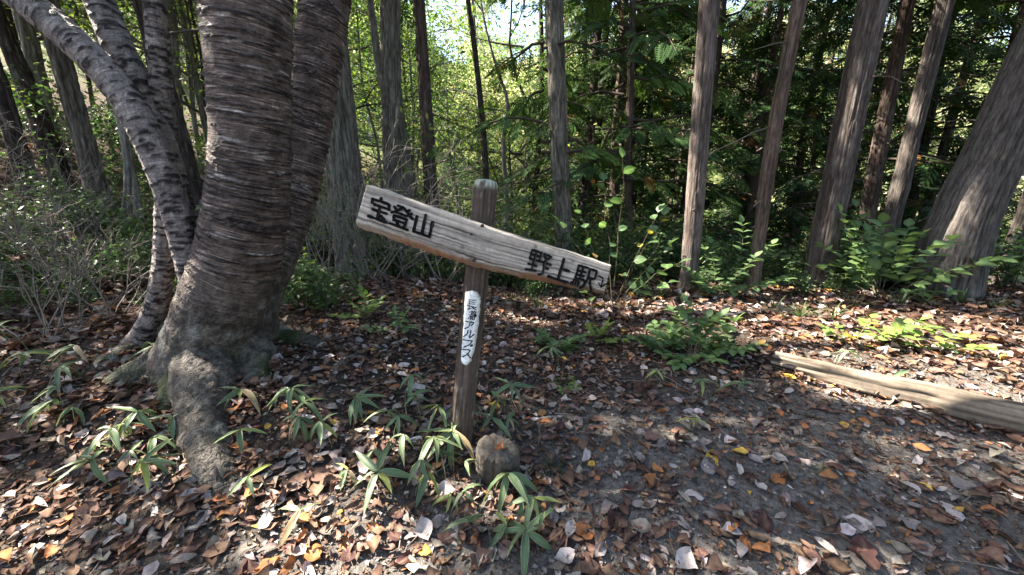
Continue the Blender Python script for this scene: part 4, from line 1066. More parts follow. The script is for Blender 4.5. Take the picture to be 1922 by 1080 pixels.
# ------------------------------------------------------------------ wooded slope on the left
px_tree('dark leaning trunk on the rising slope above the dry brush', 'oak', [(62, 372, 46), (40, 300, 44), (14, 210, 42), (-22, 100, 42)], None, 9, LEFT_CROWN, COLS_DARK, 'oak_tree', seed=20, flare=1.2)
px_tree('grey trunk on the rising slope under yellow green leaves', 'oak', [(105, 300, 34), (90, 220, 36), (68, 130, 36), (45, 40, 36)], None, 9, LEFT_CROWN, COLS_GREY, 'oak_tree', seed=21, rz=1., flare=1.2)
px_tree('thick dark trunk on the rising slope under the leaning cherry stem', 'oak', [(190, 395, 50), (170, 310, 46), (140, 200, 46), (112, 100, 46), (90, 0, 46)], None, 10, LEFT_CROWN, ((.12, .10, .085), (.045, .037, .032)), 'oak_tree', seed=22, rz=2., flare=1.2)
px_tree('pale smooth sapling trunk beside the leaning cherry stem', 'thin', [(262, 410, 20), (248, 330, 18), (228, 240, 17), (205, 150, 14)], None, 7, None, ((.24, .22, .19), (.12, .105, .09)), 'young_tree', seed=23, end=.015, flare=1.1)
px_tree('short leaning grey trunk beside the pale smooth sapling', 'thin', [(232, 430, 18), (240, 350, 16), (232, 250, 15)], None, 6, None, COLS_GREY, 'young_tree', seed=24, end=.015, flare=1.1)
px_tree('slim grey trunk seen between two cherry stems', 'oak', [(345, 340, 24), (336, 240, 22), (328, 120, 21), (320, 0, 21)], 8.5, 11, LEFT_CROWN, COLS_GREY, 'oak_tree', seed=25, rz=3.)
px_tree('straight dark stem in the gap of the cherry stems', 'thin', [(205, 380, 12), (192, 300, 11), (175, 200, 10)], 10.5, 9, None, COLS_DARK, 'young_tree', seed=26, end=.02)

# ------------------------------------------------------------------ conifer stand on the falling slope
def trunk_local(kind, H, r0, seed, cols, lean=.02, ring=.06, arc=.03, bend=.08):
    r = np.random.default_rng(seed); n = 7; z = np.linspace(-.4, H, n)
    P = np.stack([np.cumsum(r.normal(0, bend, n)) * .6 + lean * z, np.cumsum(r.normal(0, bend, n)) * .6, z], -1); P -= [P[0][0], P[0][1], 0]
    V, F, C = bark_tube(P, np.linspace(r0 * 1.1, r0 * .25, n), kind, seed, ring, arc, 8, cols, 10)
    return make_mesh('trunk', V, F, C, True, M_BARK)
TR_C = [trunk_local('cedar', 12, .13, 700 + k, (COLS_DARK, COLS_RED, ((.12, .09, .075), (.045, .033, .028)))[k], .01) for k in range(3)]
CON = [(1.55, 8.6, 0), (2.6, 9.8, 1), (4.4, 9.2, 0), (6.2, 10.2, 2), (7.4, 8.8, 0), (8.6, 10.6, 1), (9.6, 8.2, 2), (3.9, 12.4, 1), (7.6, 13.2, 2), (2.2, 13.0, 2), (9.8, 13.6, 0),
       (11.5, 11.0, 1), (12.5, 14.5, 2), (7.4, 18, 1), (10.4, 18.5, 2), (13.8, 19, 0), (2.4, 18.5, 1), (10.8, 6.2, 0), (12.9, 8.4, 1), (6.9, 11.6, 1), (3.2, 10.8, 0), (8.6, 12.0, 2), (10.2, 10.0, 0), (12.2, 12.4, 1), (9.0, 15.6, 1), (5.0, 11.2, 2), (6.4, 15.4, 2), (2.3, 11.6, 0), (11.2, 15.0, 2), (4.3, 13.6, 1)]
cl = ['dark slim conifer on the slope that falls away beyond the crest', 'reddish barked conifer on the slope that falls away beyond the crest', 'brown barked conifer on the slope that falls away beyond the crest']
for k, (x, y, m) in enumerate(CON):
    place_tree('conifer_tree', cl[m], 'tree', TR_C[m], CROWN_LOW[m], (x, y, gz(x, y)), ('dark', 'red', 'brown')[m] + ' conifers below the crest', k * 2.1, .9 + .25 * ((k * 37) % 10) / 10)
# ------------------------------------------------------------------ broadleaf trees of the middle distance
MIDS = [broad_crown(800 + k, 7.5, 1.6, 3.0, 15, (.06, .10), 4200, MAPLE if k < 2 else LEAF6, (PAL_MAPLE, PAL_MAPLE, PAL_GREEN, PAL_GREEN)[k], .07, (.09, .075, .065), .33) for k in range(4)]
TR_B = [trunk_local('thin', 7.6, .075, 820 + k, (COLS_DARK, COLS_GREY, COLS_DARK, COLS_GREY)[k], .03, .07, .02, .14) for k in range(4)]
ml = ['yellow green maple with dark stem beyond the crest', 'yellow green maple with grey stem beyond the crest', 'mid green broadleaf tree with dark stem on the slope', 'mid green broadleaf tree with grey stem on the slope']
MID = [(-.1, 11.5, 0), (-2.7, 11.5, 3), (-1.0, 16.5, 2), (.7, 14.0, 3), (-.4, 20, 2), (-1.7, 13.5, 1), (-3.6, 14.5, 0), (1.2, 17.5, 3), (-4.6, 10.2, 2), (-5.6, 13.0, 0), (-6.6, 9.0, 1), (-8.2, 11.5, 3), (-9.2, 8.0, 0), (-10.8, 10.4, 2), (-13.5, 6.4, 1), (-13.6, 9.8, 0),
       (-7.6, 15.5, 1), (-11, 15, 0), (-2.4, 19, 1), (-15.0, 13.5, 2), (-5.0, 18.5, 3), (.2, 21, 0), (14.5, 6.2, 2), (5.6, 22, 2), (8.6, 23, 1), (11.8, 22, 3), (15, 24, 2), (3.2, 24, 3)]
for k, (x, y, m) in enumerate(MID):
    place_tree('broadleaf_tree', ml[m], 'tree', TR_B[m], MIDS[m], (x, y, gz(x, y) - .05), ml[m].split(' with')[0] + ' group ' + ('dark', 'grey')[m % 2], k * 1.7, .85 + .4 * ((k * 53) % 10) / 10)
for k, (x, y, m, sc2) in enumerate([(.35, 12.8, 2, 1.7), (-.9, 14.2, 3, 1.7)]):
    place_tree('broadleaf_tree', ('tall green tree with dark stem closing the gap above the post', 'tall green tree with grey stem closing the gap above the post')[k], 'tree', TR_B[m], MIDS[m], (x, y, gz(x, y) - .05), None, k * 2.2, sc2)
SLIM = [trunk_local('thin', 6.5, .045, 840 + k, (COLS_DARK, COLS_GREY, ((.11, .095, .08), (.05, .042, .036)))[k], .05, .10, .02, .16) for k in range(3)]
SLIMC = [broad_crown(845 + k, 6.4, 1.9, 1.5, 12, (.055, .09), 1900, MAPLE if k == 0 else LEAF6, (PAL_MAPLE, PAL_GREEN, PAL_MAPLE)[k], .03, (.10, .085, .075), .26, 2, .3) for k in range(3)]
st_l = ['thin dark stemmed sapling with yellow green leaves on the rising slope beyond the cherry', 'thin grey stemmed sapling with green leaves on the rising slope beyond the cherry', 'thin brown stemmed sapling with yellow green leaves on the rising slope beyond the cherry']
for k, (x, y, m) in enumerate([(-6.2, 8.6, 0), (-7.4, 9.6, 1), (-8.8, 9.4, 2), (-5.2, 9.8, 1), (-9.8, 7.6, 0), (-11, 8.8, 1), (-7.0, 11.6, 2), (-9.4, 12.2, 0), (-12.4, 10.8, 2), (-4.2, 9.2, 0), (-10.4, 6.4, 2), (-8.0, 7.0, 1), (-5.8, 7.2, 2), (-11.6, 13.2, 1), (-6.2, 14.2, 0), (-13.6, 7.6, 1), (-3.4, 10.4, 1), (-8.6, 14.6, 2), (-2.6, 9.6, 2), (-12.6, 14.8, 0), (-14.6, 11.2, 1), (-10.2, 10.6, 1)]):
    place_tree('sapling', st_l[m], 'tree', SLIM[m], SLIMC[m], (x, y, gz(x, y) - .05), st_l[m].split(' with')[0] + 's', k * 1.9, .85 + .45 * ((k * 29) % 10) / 10)
# ------------------------------------------------------------------ the opposite hillside
FARS = [broad_crown(860 + k, 9, 1.5, 4.2, 13, (.22, .40), 4200, LEAF4, [PAL_FAR, PAL_FAR[1:], PAL_GREEN + PAL_FAR[:2]][k], .12, (.2, .18, .16), .75, 1, .5) for k in range(3)]
TR_F = trunk_local('thin', 8.5, .16, 880, COLS_GREY, .02, .5, .12)
fl = ['yellowish autumn tree on the opposite sunlit hillside', 'pale buff autumn tree on the opposite sunlit hillside', 'green tree on the opposite sunlit hillside']
r = np.random.default_rng(91); placed = []
while len(placed) < 105:
    y = r.uniform(27, 82); x = r.uniform(-1, 1) * y * 1.15
    if all((x - a) ** 2 + (y - b) ** 2 > (3.2 + .02 * b) ** 2 for a, b in placed):
        m = int(r.integers(3)); placed.append((x, y))
        place_tree('hillside_tree', fl[m], 'tree', TR_F, FARS[m], (x, y, gz(x, y) - .2), fl[m].split(' on')[0] + 's across the valley', r.uniform(0, 6.3), r.uniform(.8, 1.35))

# ------------------------------------------------------------------ crowns up the slope to the left: they shade the foreground, with sun gaps
# full leafy crown added above the cherry, out of view, to filter the sun
ctop = np.array(cherry_tops).mean(0)
cr, br = shade_crown(900, np.array([-3.2, 2.6, 6.4]), np.array([3.4, 2.8, 1.6]), 420, 16, (.07, .12), PAL_MAPLE, LEAF6)
for nm, me in (('branches', br), ('crown', cr)): child_of(obj(nm, me), cherry)
SH = [(-7.6, 3.4, 6.6, 2.8, 2.6, 1.9), (-7.2, 6.4, 6.2, 2.6, 2.4, 1.8), (-10.6, 5.0, 8.6, 3.0, 3.0, 2.0), (-6.4, .6, 6.0, 2.6, 2.2, 1.7), (-4.6, 5.8, 6.6, 2.4, 2.0, 1.5)]
TR_S = trunk_local('oak', 6.5, .13, 950, COLS_DARK, .02, .06, .03)
slab = ['tall oak up the rising slope whose crown shades the cherry tree']
for k, (x, y, z, a, b, c) in enumerate(SH):
    g = gz(x, y); t = thing('oak_tree', 'tall leafy oak up the rising slope shading the path below', 'tree', (x, y, g), 'oaks up the rising slope')
    cr, br = shade_crown(910 + k, np.array([0, 0, 0.]) + np.array([x, y, z]), np.array([a, b, c]), 400, 15, (.09, .15), PAL_GREEN + PAL_MAPLE[:1], LEAF6, .3)
    o = obj('trunk', TR_S, t); o.scale = (1, 1, (z - g) / 6.5)
    for nm, me in (('branches', br), ('crown', cr)): child_of(obj(nm, me), t)

# unseen conifers added to cut sky light: the wood goes on all round
for k, (x, y, m) in enumerate([(5.6, -2.4, 0), (7.6, .4, 1), (4.2, -5.2, 2), (8.4, -3.6, 0), (1.4, -7.0, 1), (6.6, -7.2, 2), (9.6, 3.0, 1), (-2.4, -8.5, 0), (3.4, -9.4, 1), (-6.0, -9.0, 2)]):
    place_tree('conifer_tree', 'unseen conifer behind the trodden path with low green branches', 'tree', TR_C[m], CROWN_LOW[m], (x, y, gz(x, y)), 'unseen conifers behind the path', k * 1.3, 1.0)

# ------------------------------------------------------------------ small plants with single leaves
from mathutils import Matrix
def leaf_obj(me, parent, p, d, up, s, name='leaf'):
    d = nrm(d); y = nrm(np.cross(up, d)); z = np.cross(d, y)
    o = bpy.data.objects.new(name, me); COL.objects.link(o); o.parent = parent
    o.matrix_local = Matrix(((d[0] * s, y[0] * s, z[0] * s, p[0]), (d[1] * s, y[1] * s, z[1] * s, p[1]), (d[2] * s, y[2] * s, z[2] * s, p[2]), (0, 0, 0, 1)))
    return o
def grid_leaf(nx, vs, wfun, droop, fold, c_in, c_edge, seed, mat, twist=0.):
    r = np.random.default_rng(seed); u = np.linspace(0, 1, nx + 1)[:, None]; v = np.array(vs, float)[None]
    w = wfun(u); x = u - .10 * droop * u ** 2; y = v * w; z = -droop * u ** 2 * .6 + fold * np.abs(v) * w + twist * u * v * w + .012 * r.normal(size=(nx + 1, len(vs)))
    V = np.stack([x + 0 * v, y, z], -1).reshape(-1, 3); k = len(vs)
    i = np.arange(nx)[:, None] * k; j = np.arange(k - 1)[None]; Q = np.stack([i + j, i + k + j, i + k + j + 1, i + j + 1], -1).reshape(-1, 4)
    e = (np.abs(v) > .95) * np.ones_like(u); e = np.maximum(e, .8 * sm(.90, 1.0, u) * np.ones_like(v)) * (.35 + .65 * r.random((nx + 1, k)))
    rib = (np.abs(v) < .05) * .22 * np.ones_like(u)
    C = np.array(c_in) * (.85 + .3 * r.random((nx + 1, k, 1))); C = C * (1 - e[..., None]) + np.array(c_edge) * e[..., None]
    C = C * (1 - rib[..., None]) + np.array([.30, .34, .16]) * rib[..., None]
    return make_mesh('leaf', V, [Q], C.reshape(-1, 3), True, mat)
lance = lambda u: .092 * np.sin(np.pi * np.clip(u * .97 + .03, 0, 1) ** .72) ** .9 + .002
ovate = lambda u: .34 * np.sin(np.pi * np.clip(u, 0, 1) ** .75) ** .85 + .002
SASA = [grid_leaf(6, [-1, -.8, 0, .8, 1], lance, d, f, c, (.40, .36, .22), 1000 + k, M_SASA, tw) for k, (d, f, c, tw) in enumerate(
    [(.25, .35, (.070, .125, .058), .2), (.55, .45, (.060, .110, .052), -.3), (.85, .40, (.080, .138, .062), .3), (.40, .5, (.052, .098, .048), 0), (1.1, .3, (.078, .125, .055), -.2)])]
SASA_Y = [grid_leaf(6, [-1, -.7, 0, .7, 1], lance, d, .35, (.20, .24, .06), (.42, .36, .18), 1020 + k, M_SASA) for k, d in enumerate((.3, .7))]
SASA_D = [grid_leaf(6, [-1, -.7, 0, .7, 1], lance, d, .5, (.25, .18, .10), (.36, .29, .19), 1030 + k, M_SASA, .5) for k, d in enumerate((.6, 1.1))]
OV_G = [grid_leaf(4, [-1, 0, 1], ovate, d, .25, c, c, 1040 + k, M_LEAF) for k, (d, c) in enumerate([(.2, (.070, .135, .048)), (.4, (.055, .112, .042)), (.1, (.09, .16, .05)), (.5, (.062, .125, .05))])]
OV_L = [grid_leaf(4, [-1, 0, 1], ovate, d, .2, c, c, 1050 + k, M_LEAF) for k, (d, c) in enumerate([(.2, (.13, .21, .045)), (.35, (.11, .19, .045)), (.1, (.17, .23, .04))])]
OV_Y = [grid_leaf(4, [-1, 0, 1], ovate, .3, .2, c, c, 1060 + k, M_LEAF) for k, c in enumerate([(.30, .26, .035), (.22, .12, .03)])]
rnd = lambda u: .40 * np.sin(np.pi * np.clip(u, 0, 1) ** .85) ** .7 + .002
OV_R = [grid_leaf(4, [-1, -.5, 0, .5, 1], rnd, d, .2, c, c, 1070 + k, M_LEAF) for k, (d, c) in enumerate([(.3, (.062, .125, .045)), (.5, (.085, .155, .05)), (.2, (.05, .105, .042))])]
def sasa(u, v, h, n, L, seed, label, group=None, mes=None, az0=None, spread=6.28, lean=.25, base=None, pitch=(-.75, .35)):
    """one dwarf bamboo shoot whose leaf whorl shows near pixel u, v"""
    r = np.random.default_rng(seed)
    g = hit(u, v + 722 * h / 2.2 * .9) if base is None else np.array(base)
    t = thing('dwarf_bamboo', label, 'dwarf bamboo', g, group)
    la_ = r.uniform(0, 6.28); top = np.array([lean * h * math.cos(la_), lean * h * math.sin(la_), h])
    P = np.array([[0, 0, -.02], top * [.25, .25, .5], top]); Pd, Rd, _ = resample(P, [.0022, .002, .0016], 6)
    V, F = tube(Pd, Rd, 5); obj('stem', make_mesh('stem', V, F, np.tile([.16, .17, .08], (len(V), 1)), True, M_TWIG), t)
    az0 = r.uniform(0, 6.28) if az0 is None else az0
    n = n + 1
    for k in range(n):
        az = az0 + spread * (k + r.uniform(-.25, .25)) / n; pt = r.uniform(*pitch)
        d = np.array([math.cos(az) * math.cos(pt), math.sin(az) * math.cos(pt), math.sin(pt)])
        ms = mes or (SASA if r.random() < .86 else (SASA_Y if r.random() < .6 else SASA_D)); me = ms[int(r.integers(len(ms)))]
        w = 1 - .22 * r.random() * (k > 2)
        leaf_obj(me, t, Pd[-1] * w + Pd[-2] * (1 - w), d, np.array([.3 * r.normal(), .3 * r.normal(), 1.]), 1.18 * L * r.uniform(.6, 1.15))
    return t
SG = 'dwarf bamboo shoots round the signpost and cherry roots'
sl = 'low dwarf bamboo shoot with pale edged leaves '
for k, (u, v, h, n, L, lab) in enumerate([
    (305, 770, .13, 5, .135, sl + 'in front of the outer cherry root'), (348, 795, .12, 4, .12, sl + 'against the long front root'), (285, 850, .12, 6, .14, sl + 'above the root splinter'), (178, 850, .10, 4, .12, sl + 'out on the leafy bank'), (222, 855, .11, 4, .13, sl + 'out on the leafy bank'),
    (480, 722, .12, 5, .125, sl + 'in the hollow beside the mossy roots'), (548, 722, .12, 4, .12, sl + 'near the mossy root'), (575, 775, .10, 4, .13, sl + 'hanging over pale dead leaves'), (662, 742, .09, 7, .13, 'many leaved dwarf bamboo tuft between the cherry and the sign'),
    (738, 800, .12, 4, .13, sl + 'on the cherry side of the signpost'), (770, 715, .13, 3, .13, sl + 'behind the signpost on the cherry side'), (832, 745, .18, 4, .13, sl + 'touching the signpost'), (868, 780, .19, 5, .145, sl + 'rising across the signpost foot'), (852, 838, .16, 7, .155, 'largest dwarf bamboo whorl at the foot of the signpost'),
    (790, 818, .16, 4, .14, sl + 'close by the signpost foot'), (742, 892, .12, 5, .14, sl + 'out on the soil between root and stump'), (834, 932, .06, 3, .09, 'small yellowing dwarf bamboo shoot in front of the signpost'), (928, 888, .12, 7, .16, 'dense dwarf bamboo whorl leaning over the stump stub'),
    (952, 788, .15, 3, .14, sl + 'arching above the stump stub'), (945, 728, .14, 4, .13, sl + 'behind the signpost on the log side'), (1025, 945, .10, 4, .12, sl + 'between the stump stub and open soil'), (985, 985, .09, 6, .13, sl + 'low before the stump'), (950, 1012, .08, 5, .12, sl + 'furthest out on the path'),
    (545, 975, .08, 2, .12, 'two leaved dwarf bamboo shoot among pale sunlit leaves'), (505, 885, .12, 2, .11, 'thin dwarf bamboo shoot beside the front root tip'), (640, 885, .07, 3, .09, sl + 'half buried in litter'), (690, 860, .08, 3, .11, sl + 'amid dark leaves on the cherry side'),
    (1215, 690, .10, 4, .12, sl + 'before the shrub patch'), (1335, 715, .13, 4, .15, sl + 'between shrub patch and log'), (1375, 705, .12, 3, .14, sl + 'near the log end'), (1610, 655, .14, 4, .13, 'sunlit dwarf bamboo shoot behind the log'), (1690, 705, .10, 3, .14, 'sunlit dwarf bamboo shoot with striped leaves touching the log'),
    (1050, 640, .14, 5, .15, sl + 'behind the sign plank'), (1290, 790, .07, 3, .08, 'tiny light green shoot on the open soil'), (1530, 880, .06, 4, .06, 'tiny sedge tuft on the trodden path'), (90, 700, .14, 5, .13, 'long leaved dwarf bamboo tuft outside the cherry roots'), (40, 660, .16, 5, .14, 'long leaved dwarf bamboo tuft below the dry brush'),
    (150, 640, .16, 4, .14, 'long leaved dwarf bamboo tuft beside the bare shrub'), (30, 730, .10, 4, .12, 'long leaved dwarf bamboo tuft on the outer bank'), (330, 640, .14, 3, .14, sl + 'between two cherry roots'), (60, 600, .2, 5, .15, 'tall dwarf bamboo tuft in the dry brush')]):
    mes = SASA_Y if 'yellow' in lab or 'light green' in lab else None
    sasa(u, v, h * 1.12, n, L, 2000 + k, lab, SG, mes, None, 4.6 if k % 3 else 6.0, .5)

r = np.random.default_rng(6100)
EX = [(u, v, 'slender dwarf bamboo shoot in the cluster round the post foot') for u, v in [(770, 770), (800, 750), (815, 790), (835, 870), (880, 850), (900, 740), (760, 850), (715, 830), (905, 960), (1000, 960), (965, 930), (870, 905), (800, 880), (925, 800)]] + \
     [(u, v, 'slender dwarf bamboo shoot in the cluster at the cherry foot') for u, v in [(250, 800), (320, 820), (200, 810), (150, 780), (265, 880), (345, 850), (510, 740), (600, 740), (620, 800), (120, 740), (70, 760), (460, 800)]]
for k, (u, v, lab) in enumerate(EX):
    sasa(u + r.uniform(-8, 8), v + r.uniform(-8, 8), r.uniform(.08, .2), int(r.integers(2, 5)), r.uniform(.085, .135), 6200 + k, lab, lab.split(' shoot')[0] + (' round the post' if k < 14 else ' at the cherry'), None, None, r.uniform(2.5, 5), .6)
def leafy_plant(name, label, base, shoots, leaves, size, seed, group=None, twig=(.12, .10, .06), pair=True, flat=.25, cat='shrub', yellow=0.):
    """twigs with paired single leaves; shoots: (azimuth, elevation, length, number of leaf pairs)"""
    r = np.random.default_rng(seed); t = thing(name, label, cat, base, group)
    mb = MB()
    for az, el, L, npair in shoots:
        n = 7; u = np.linspace(0, 1, n); d = np.array([math.cos(az) * math.cos(el), math.sin(az) * math.cos(el), math.sin(el)])
        P = u[:, None] * L * d + np.stack([0 * u, 0 * u, -.22 * L * u * u * math.cos(el)], -1) + .012 * L * r.normal(size=(n, 3)) * u[:, None]; P[0][2] -= .02
        V, F = tube(P, np.linspace(.0035, .0012, n), 5, False); mb.add(V, F, twig)
        sd = nrm(np.cross(d, [0, 0, 1.]) + 1e-6)
        for k in range(npair):
            w = .25 + .75 * (k + .5) / npair; q = w * (n - 1); i0 = min(int(q), n - 2); p = P[i0] + (P[i0 + 1] - P[i0]) * (q - i0)
            for s in ((1, -1) if pair else ((1,) if k % 2 else (-1,))):
                ld_ = nrm(d * .55 + s * sd * .9 + .22 * r.normal(size=3) + np.array([0, 0, -.05])); ms = OV_Y if r.random() < yellow else leaves
                leaf_obj(ms[int(r.integers(len(ms)))], t, p, ld_, np.array([flat * r.normal(), flat * r.normal(), 1.]), size * r.uniform(.7, 1.2))
        ld_ = nrm(P[-1] - P[-2]); leaf_obj(leaves[0], t, P[-1], ld_, np.array([0, 0, 1.]), size)
    mb.build('twigs', M_TWIG, t, True); return t
def shoots(r, n, el, L, pairs, az=(0, 6.28)):
    return [(r.uniform(*az), r.uniform(*el), r.uniform(*L), int(r.integers(*pairs))) for _ in range(n)]
r = np.random.default_rng(3100)
leafy_plant('low_shrub', 'low spreading green shrub patch on the litter in front of the conifers', hit(1300, 668), shoots(r, 14, (.35, 1.1), (.24, .56), (5, 8)), OV_G + OV_L[1:2], .095, 1, None)
leafy_plant('low_shrub', 'fresh green side of the low shrub patch nearest the plank end', hit(1235, 655), shoots(r, 8, (.4, 1.2), (.20, .42), (4, 7)), OV_G, .08, 2)
leafy_plant('low_shrub', 'green low shrub with a yellow leaf touching the shrub patch toward the log', hit(1370, 665), shoots(r, 8, (.35, 1.1), (.18, .38), (4, 7)), OV_G, .075, 3, yellow=.06)
leafy_plant('low_shrub', 'yellow green bushy seedling in the sun strip behind the plank', hit(1120, 640), shoots(r, 7, (.4, 1.2), (.15, .32), (4, 6)), OV_L, .065, 4, yellow=.12)
leafy_plant('low_shrub', 'dark green seedling clump under the arrow end of the plank', hit(1045, 660), shoots(r, 7, (.3, 1.1), (.15, .34), (4, 6)), OV_G, .075, 5)
leafy_plant('seedling', 'small upright seedling with bright narrow leaves on the litter', hit(1058, 728), [(a, .5, .11, 3) for a in np.arange(0, 6.2, .9)], OV_L, .05, 6, cat='seedling')
leafy_plant('low_shrub', 'sunlit arching spray of light green leaves above the log', hit(1600, 650), [(-.15, .55, .62, 9), (-.35, .75, .5, 7), (.5, .8, .35, 5), (2.6, .7, .25, 4)], OV_L, .085, 7)
leafy_plant('low_shrub', 'sunlit rosette of yellow green leaves behind the log', hit(1735, 660), [(.2, .5, .40, 6), (1.3, .6, .35, 5), (-.5, .45, .35, 5), (2.5, .6, .3, 4), (3.4, .6, .2, 3)], OV_L, .085, 8, yellow=.05)
leafy_plant('low_shrub', 'yellowing low seedling under the arching sunlit spray', hit(1590, 640), shoots(r, 4, (.3, .9), (.12, .25), (3, 5)), OV_Y + OV_L, .06, 9)
leafy_plant('low_shrub', 'pale leaved seedling at the foot of the grey oak', hit(690, 600), shoots(r, 7, (.4, 1.2), (.18, .36), (3, 6)), OV_L, .065, 10)
leafy_plant('low_shrub', 'dark leaved seedling between the oak and the signpost', hit(745, 625), shoots(r, 6, (.4, 1.2), (.15, .3), (3, 6)), OV_G, .065, 11)
leafy_plant('compound_leaf_seedling', 'compound leaved seedling at the foot of the sunlit conifer', hit(1345, 560), [(.2, .9, .75, 8), (2.6, .8, .6, 7), (1.4, 1.0, .85, 9), (-.5, .6, .6, 8), (3.6, .7, .5, 7), (.8, .5, .5, 7)], OV_G, .12, 12, flat=.15)
leafy_plant('compound_leaf_seedling', 'tall compound leaved seedling between two conifer trunks', hit(1385, 552), [(.5, .9, .9, 9), (2.2, .9, .8, 8), (1.2, 1.2, 1.0, 8), (-.3, .6, .6, 7)], OV_G, .12, 13, flat=.15)
# the tall thin shrub with round leaves behind the plank's right end
tb = hit(1150, 580)
leafy_plant('tall_shrub', 'tall thin shrub with round part yellow leaves behind the plank end', tb, [(1.2, 1.40, 1.75, 4), (.2, 1.2, 1.3, 5), (2.6, 1.2, 1.35, 5), (-.3, .85, 1.0, 6), (3.4, .85, 1.0, 6), (1.8, 1.3, 1.6, 5), (.1, .6, .8, 5), (2.9, .6, .8, 5), (-.8, 1.0, 1.1, 5), (.5, 1.05, 1.4, 6), (3.0, 1.05, 1.3, 6)], [OV_R[0], OV_R[1], OV_R[2]], .135, 14, flat=.7, yellow=.10, pair=False)
# glossy bush before the right trunks
gb = hit(1650, 560)
leafy_plant('evergreen_bush', 'glossy dark evergreen bush between two conifer trunks', gb, shoots(r, 20, (.5, 1.4), (.6, 1.45), (6, 9)), OV_G, .15, 15, flat=.5, pair=True)
leafy_plant('evergreen_bush', 'glossy evergreen bush crowding the foot of the massive leaning trunk', hit(1700, 556) + np.array([0, .5, 0]), shoots(r, 13, (.4, 1.3), (.5, 1.1), (5, 8)), OV_G, .14, 16, flat=.5)

# fine dark tuft right of the stump
def tuft(label, base, n, L, colr, seed, name='sedge_tuft', wid=.0025, group=None):
    r = np.random.default_rng(seed); mb = MB()
    for k in range(n):
        az = r.uniform(0, 6.28); el = r.uniform(.4, 1.4); l = L * r.uniform(.5, 1.1); u = np.linspace(0, 1, 5)
        d = np.array([math.cos(az) * math.cos(el), math.sin(az) * math.cos(el), math.sin(el)])
        P = u[:, None] * l * d + np.stack([0 * u, 0 * u, -.35 * l * u * u], -1); s = nrm(np.cross(d, [0, 0, 1.])) * wid * r.uniform(.6, 1.4)
        w = (1 - u ** 2)[:, None] + .05; V = np.vstack([P + s * w, P - s * w]); q = np.arange(4)
        mb.add(V, [np.stack([q, q + 1, q + 6, q + 5], -1)], np.array(colr) * r.uniform(.6, 1.3))
    o = mb.build(name, M_LEAF, None, True); o.location = base; tag(o, label, 'sedge', group, None); return o
tuft('fine dark green sedge tuft between the stump stub and open soil', hit(1035, 885), 46, .17, (.04, .07, .035), 5)
tuft('dry reddish brown tuft of dead needles under the shrub patch', hit(1215, 735), 60, .16, (.13, .065, .045), 6)
for k, (u, v) in enumerate([(1735, 572), (1690, 575), (1600, 578), (1500, 600), (1450, 590), (1800, 570), (1560, 600), (1870, 580), (1010, 580), (1240, 560), (960, 570)]):
    tuft('arching strappy sedge tuft along the crest before the conifers', hit(u, v), 26, .34, (.075, .10, .04), 40 + k, 'sedge_tuft', .006, 'sedge tufts along the crest')

# ------------------------------------------------------------------ bushes of the understorey, copied
def bush(seed, n, L, depth, leaf, nleaf, tmpl, pal, col, spread=.05):
    r = np.random.default_rng(seed); mf, mb = MB(), MB(); tips = []
    for k in range(n):
        az = r.uniform(0, 6.28); out = []
        branch_tree(r, (.05 * r.normal(), .05 * r.normal(), -.03), (math.cos(az) * .6, math.sin(az) * .6, r.uniform(.6, 1.4)), L * r.uniform(.6, 1.1), .0075, depth, out, tips, .7, (2, 4), 4, .1, .2)
        add_tubes(mb, out, np.array(col), 4, .0016)
    f = None
    if nleaf:
        c = np.array([p for p, d, dep in tips]); leaf_spray(mf, r, c, max(1, round(nleaf / len(c))), spread, leaf, tmpl, pal, .6)
        f = mf.mesh('foliage', M_LEAF)
    return mb.mesh('stems', M_TWIG), f
def place_bush(name, label, group, cat, mes, p, rz, s):
    t = thing(name, label, cat, p, group, rz); t.scale = (s, s, s); obj('stems', mes[0], t)
    if mes[1]: obj('foliage', mes[1], t)
DRY = [bush(1200 + k, 6, .85, 3, None, 0, None, None, (.21, .18, .15) if k % 2 else (.13, .11, .095)) for k in range(3)]
GRN = [bush(1220 + k, 8, .55, 2, (.05, .09), 560, LEAF6, PAL_DARK if k < 2 else PAL_GREEN, (.09, .08, .05), .07) for k in range(3)]
TALL = [bush(1240 + k, 5, 1.5, 3, (.06, .10), 520, LEAF6, PAL_GREEN if k else PAL_MAPLE, (.14, .12, .10), .10) for k in range(2)]
for k, (u, v, m, s) in enumerate([(60, 520, 0, 1.0), (150, 560, 1, .9), (215, 600, 1, .8), (20, 600, 2, .9), (110, 470, 2, 1.1), (180, 480, 0, 1.0), (30, 430, 1, 1.2), (235, 500, 2, .9), (80, 640, 1, .7), (140, 620, 2, .7)]):
    place_bush('dry_shrub', 'tangled leafless grey shrub on the slope beside the cherry', 'leafless shrubs beside the cherry', 'shrub', DRY[m], hit(u, v), k * 1.3, s)
for k, (u, y, m, s) in enumerate([(620, 5.0, 1, 1.3), (690, 5.3, 1, 1.5), (755, 5.4, 2, 1.3), (575, 4.8, 0, 1.1), (830, 5.2, 1, 1.3), (720, 4.7, 2, 1.0), (660, 4.6, 0, .9), (880, 6.0, 1, 1.4), (800, 6.2, 0, 1.6), (590, 6.0, 1, 1.6)]):
    x = (u - 961) / F_PX * y; place_bush('dry_shrub', 'bare twiggy shrub with pale stems behind the plank', 'bare shrubs behind the plank', 'shrub', DRY[m], (x, y, gz(x, y)), k * 1.9, s)
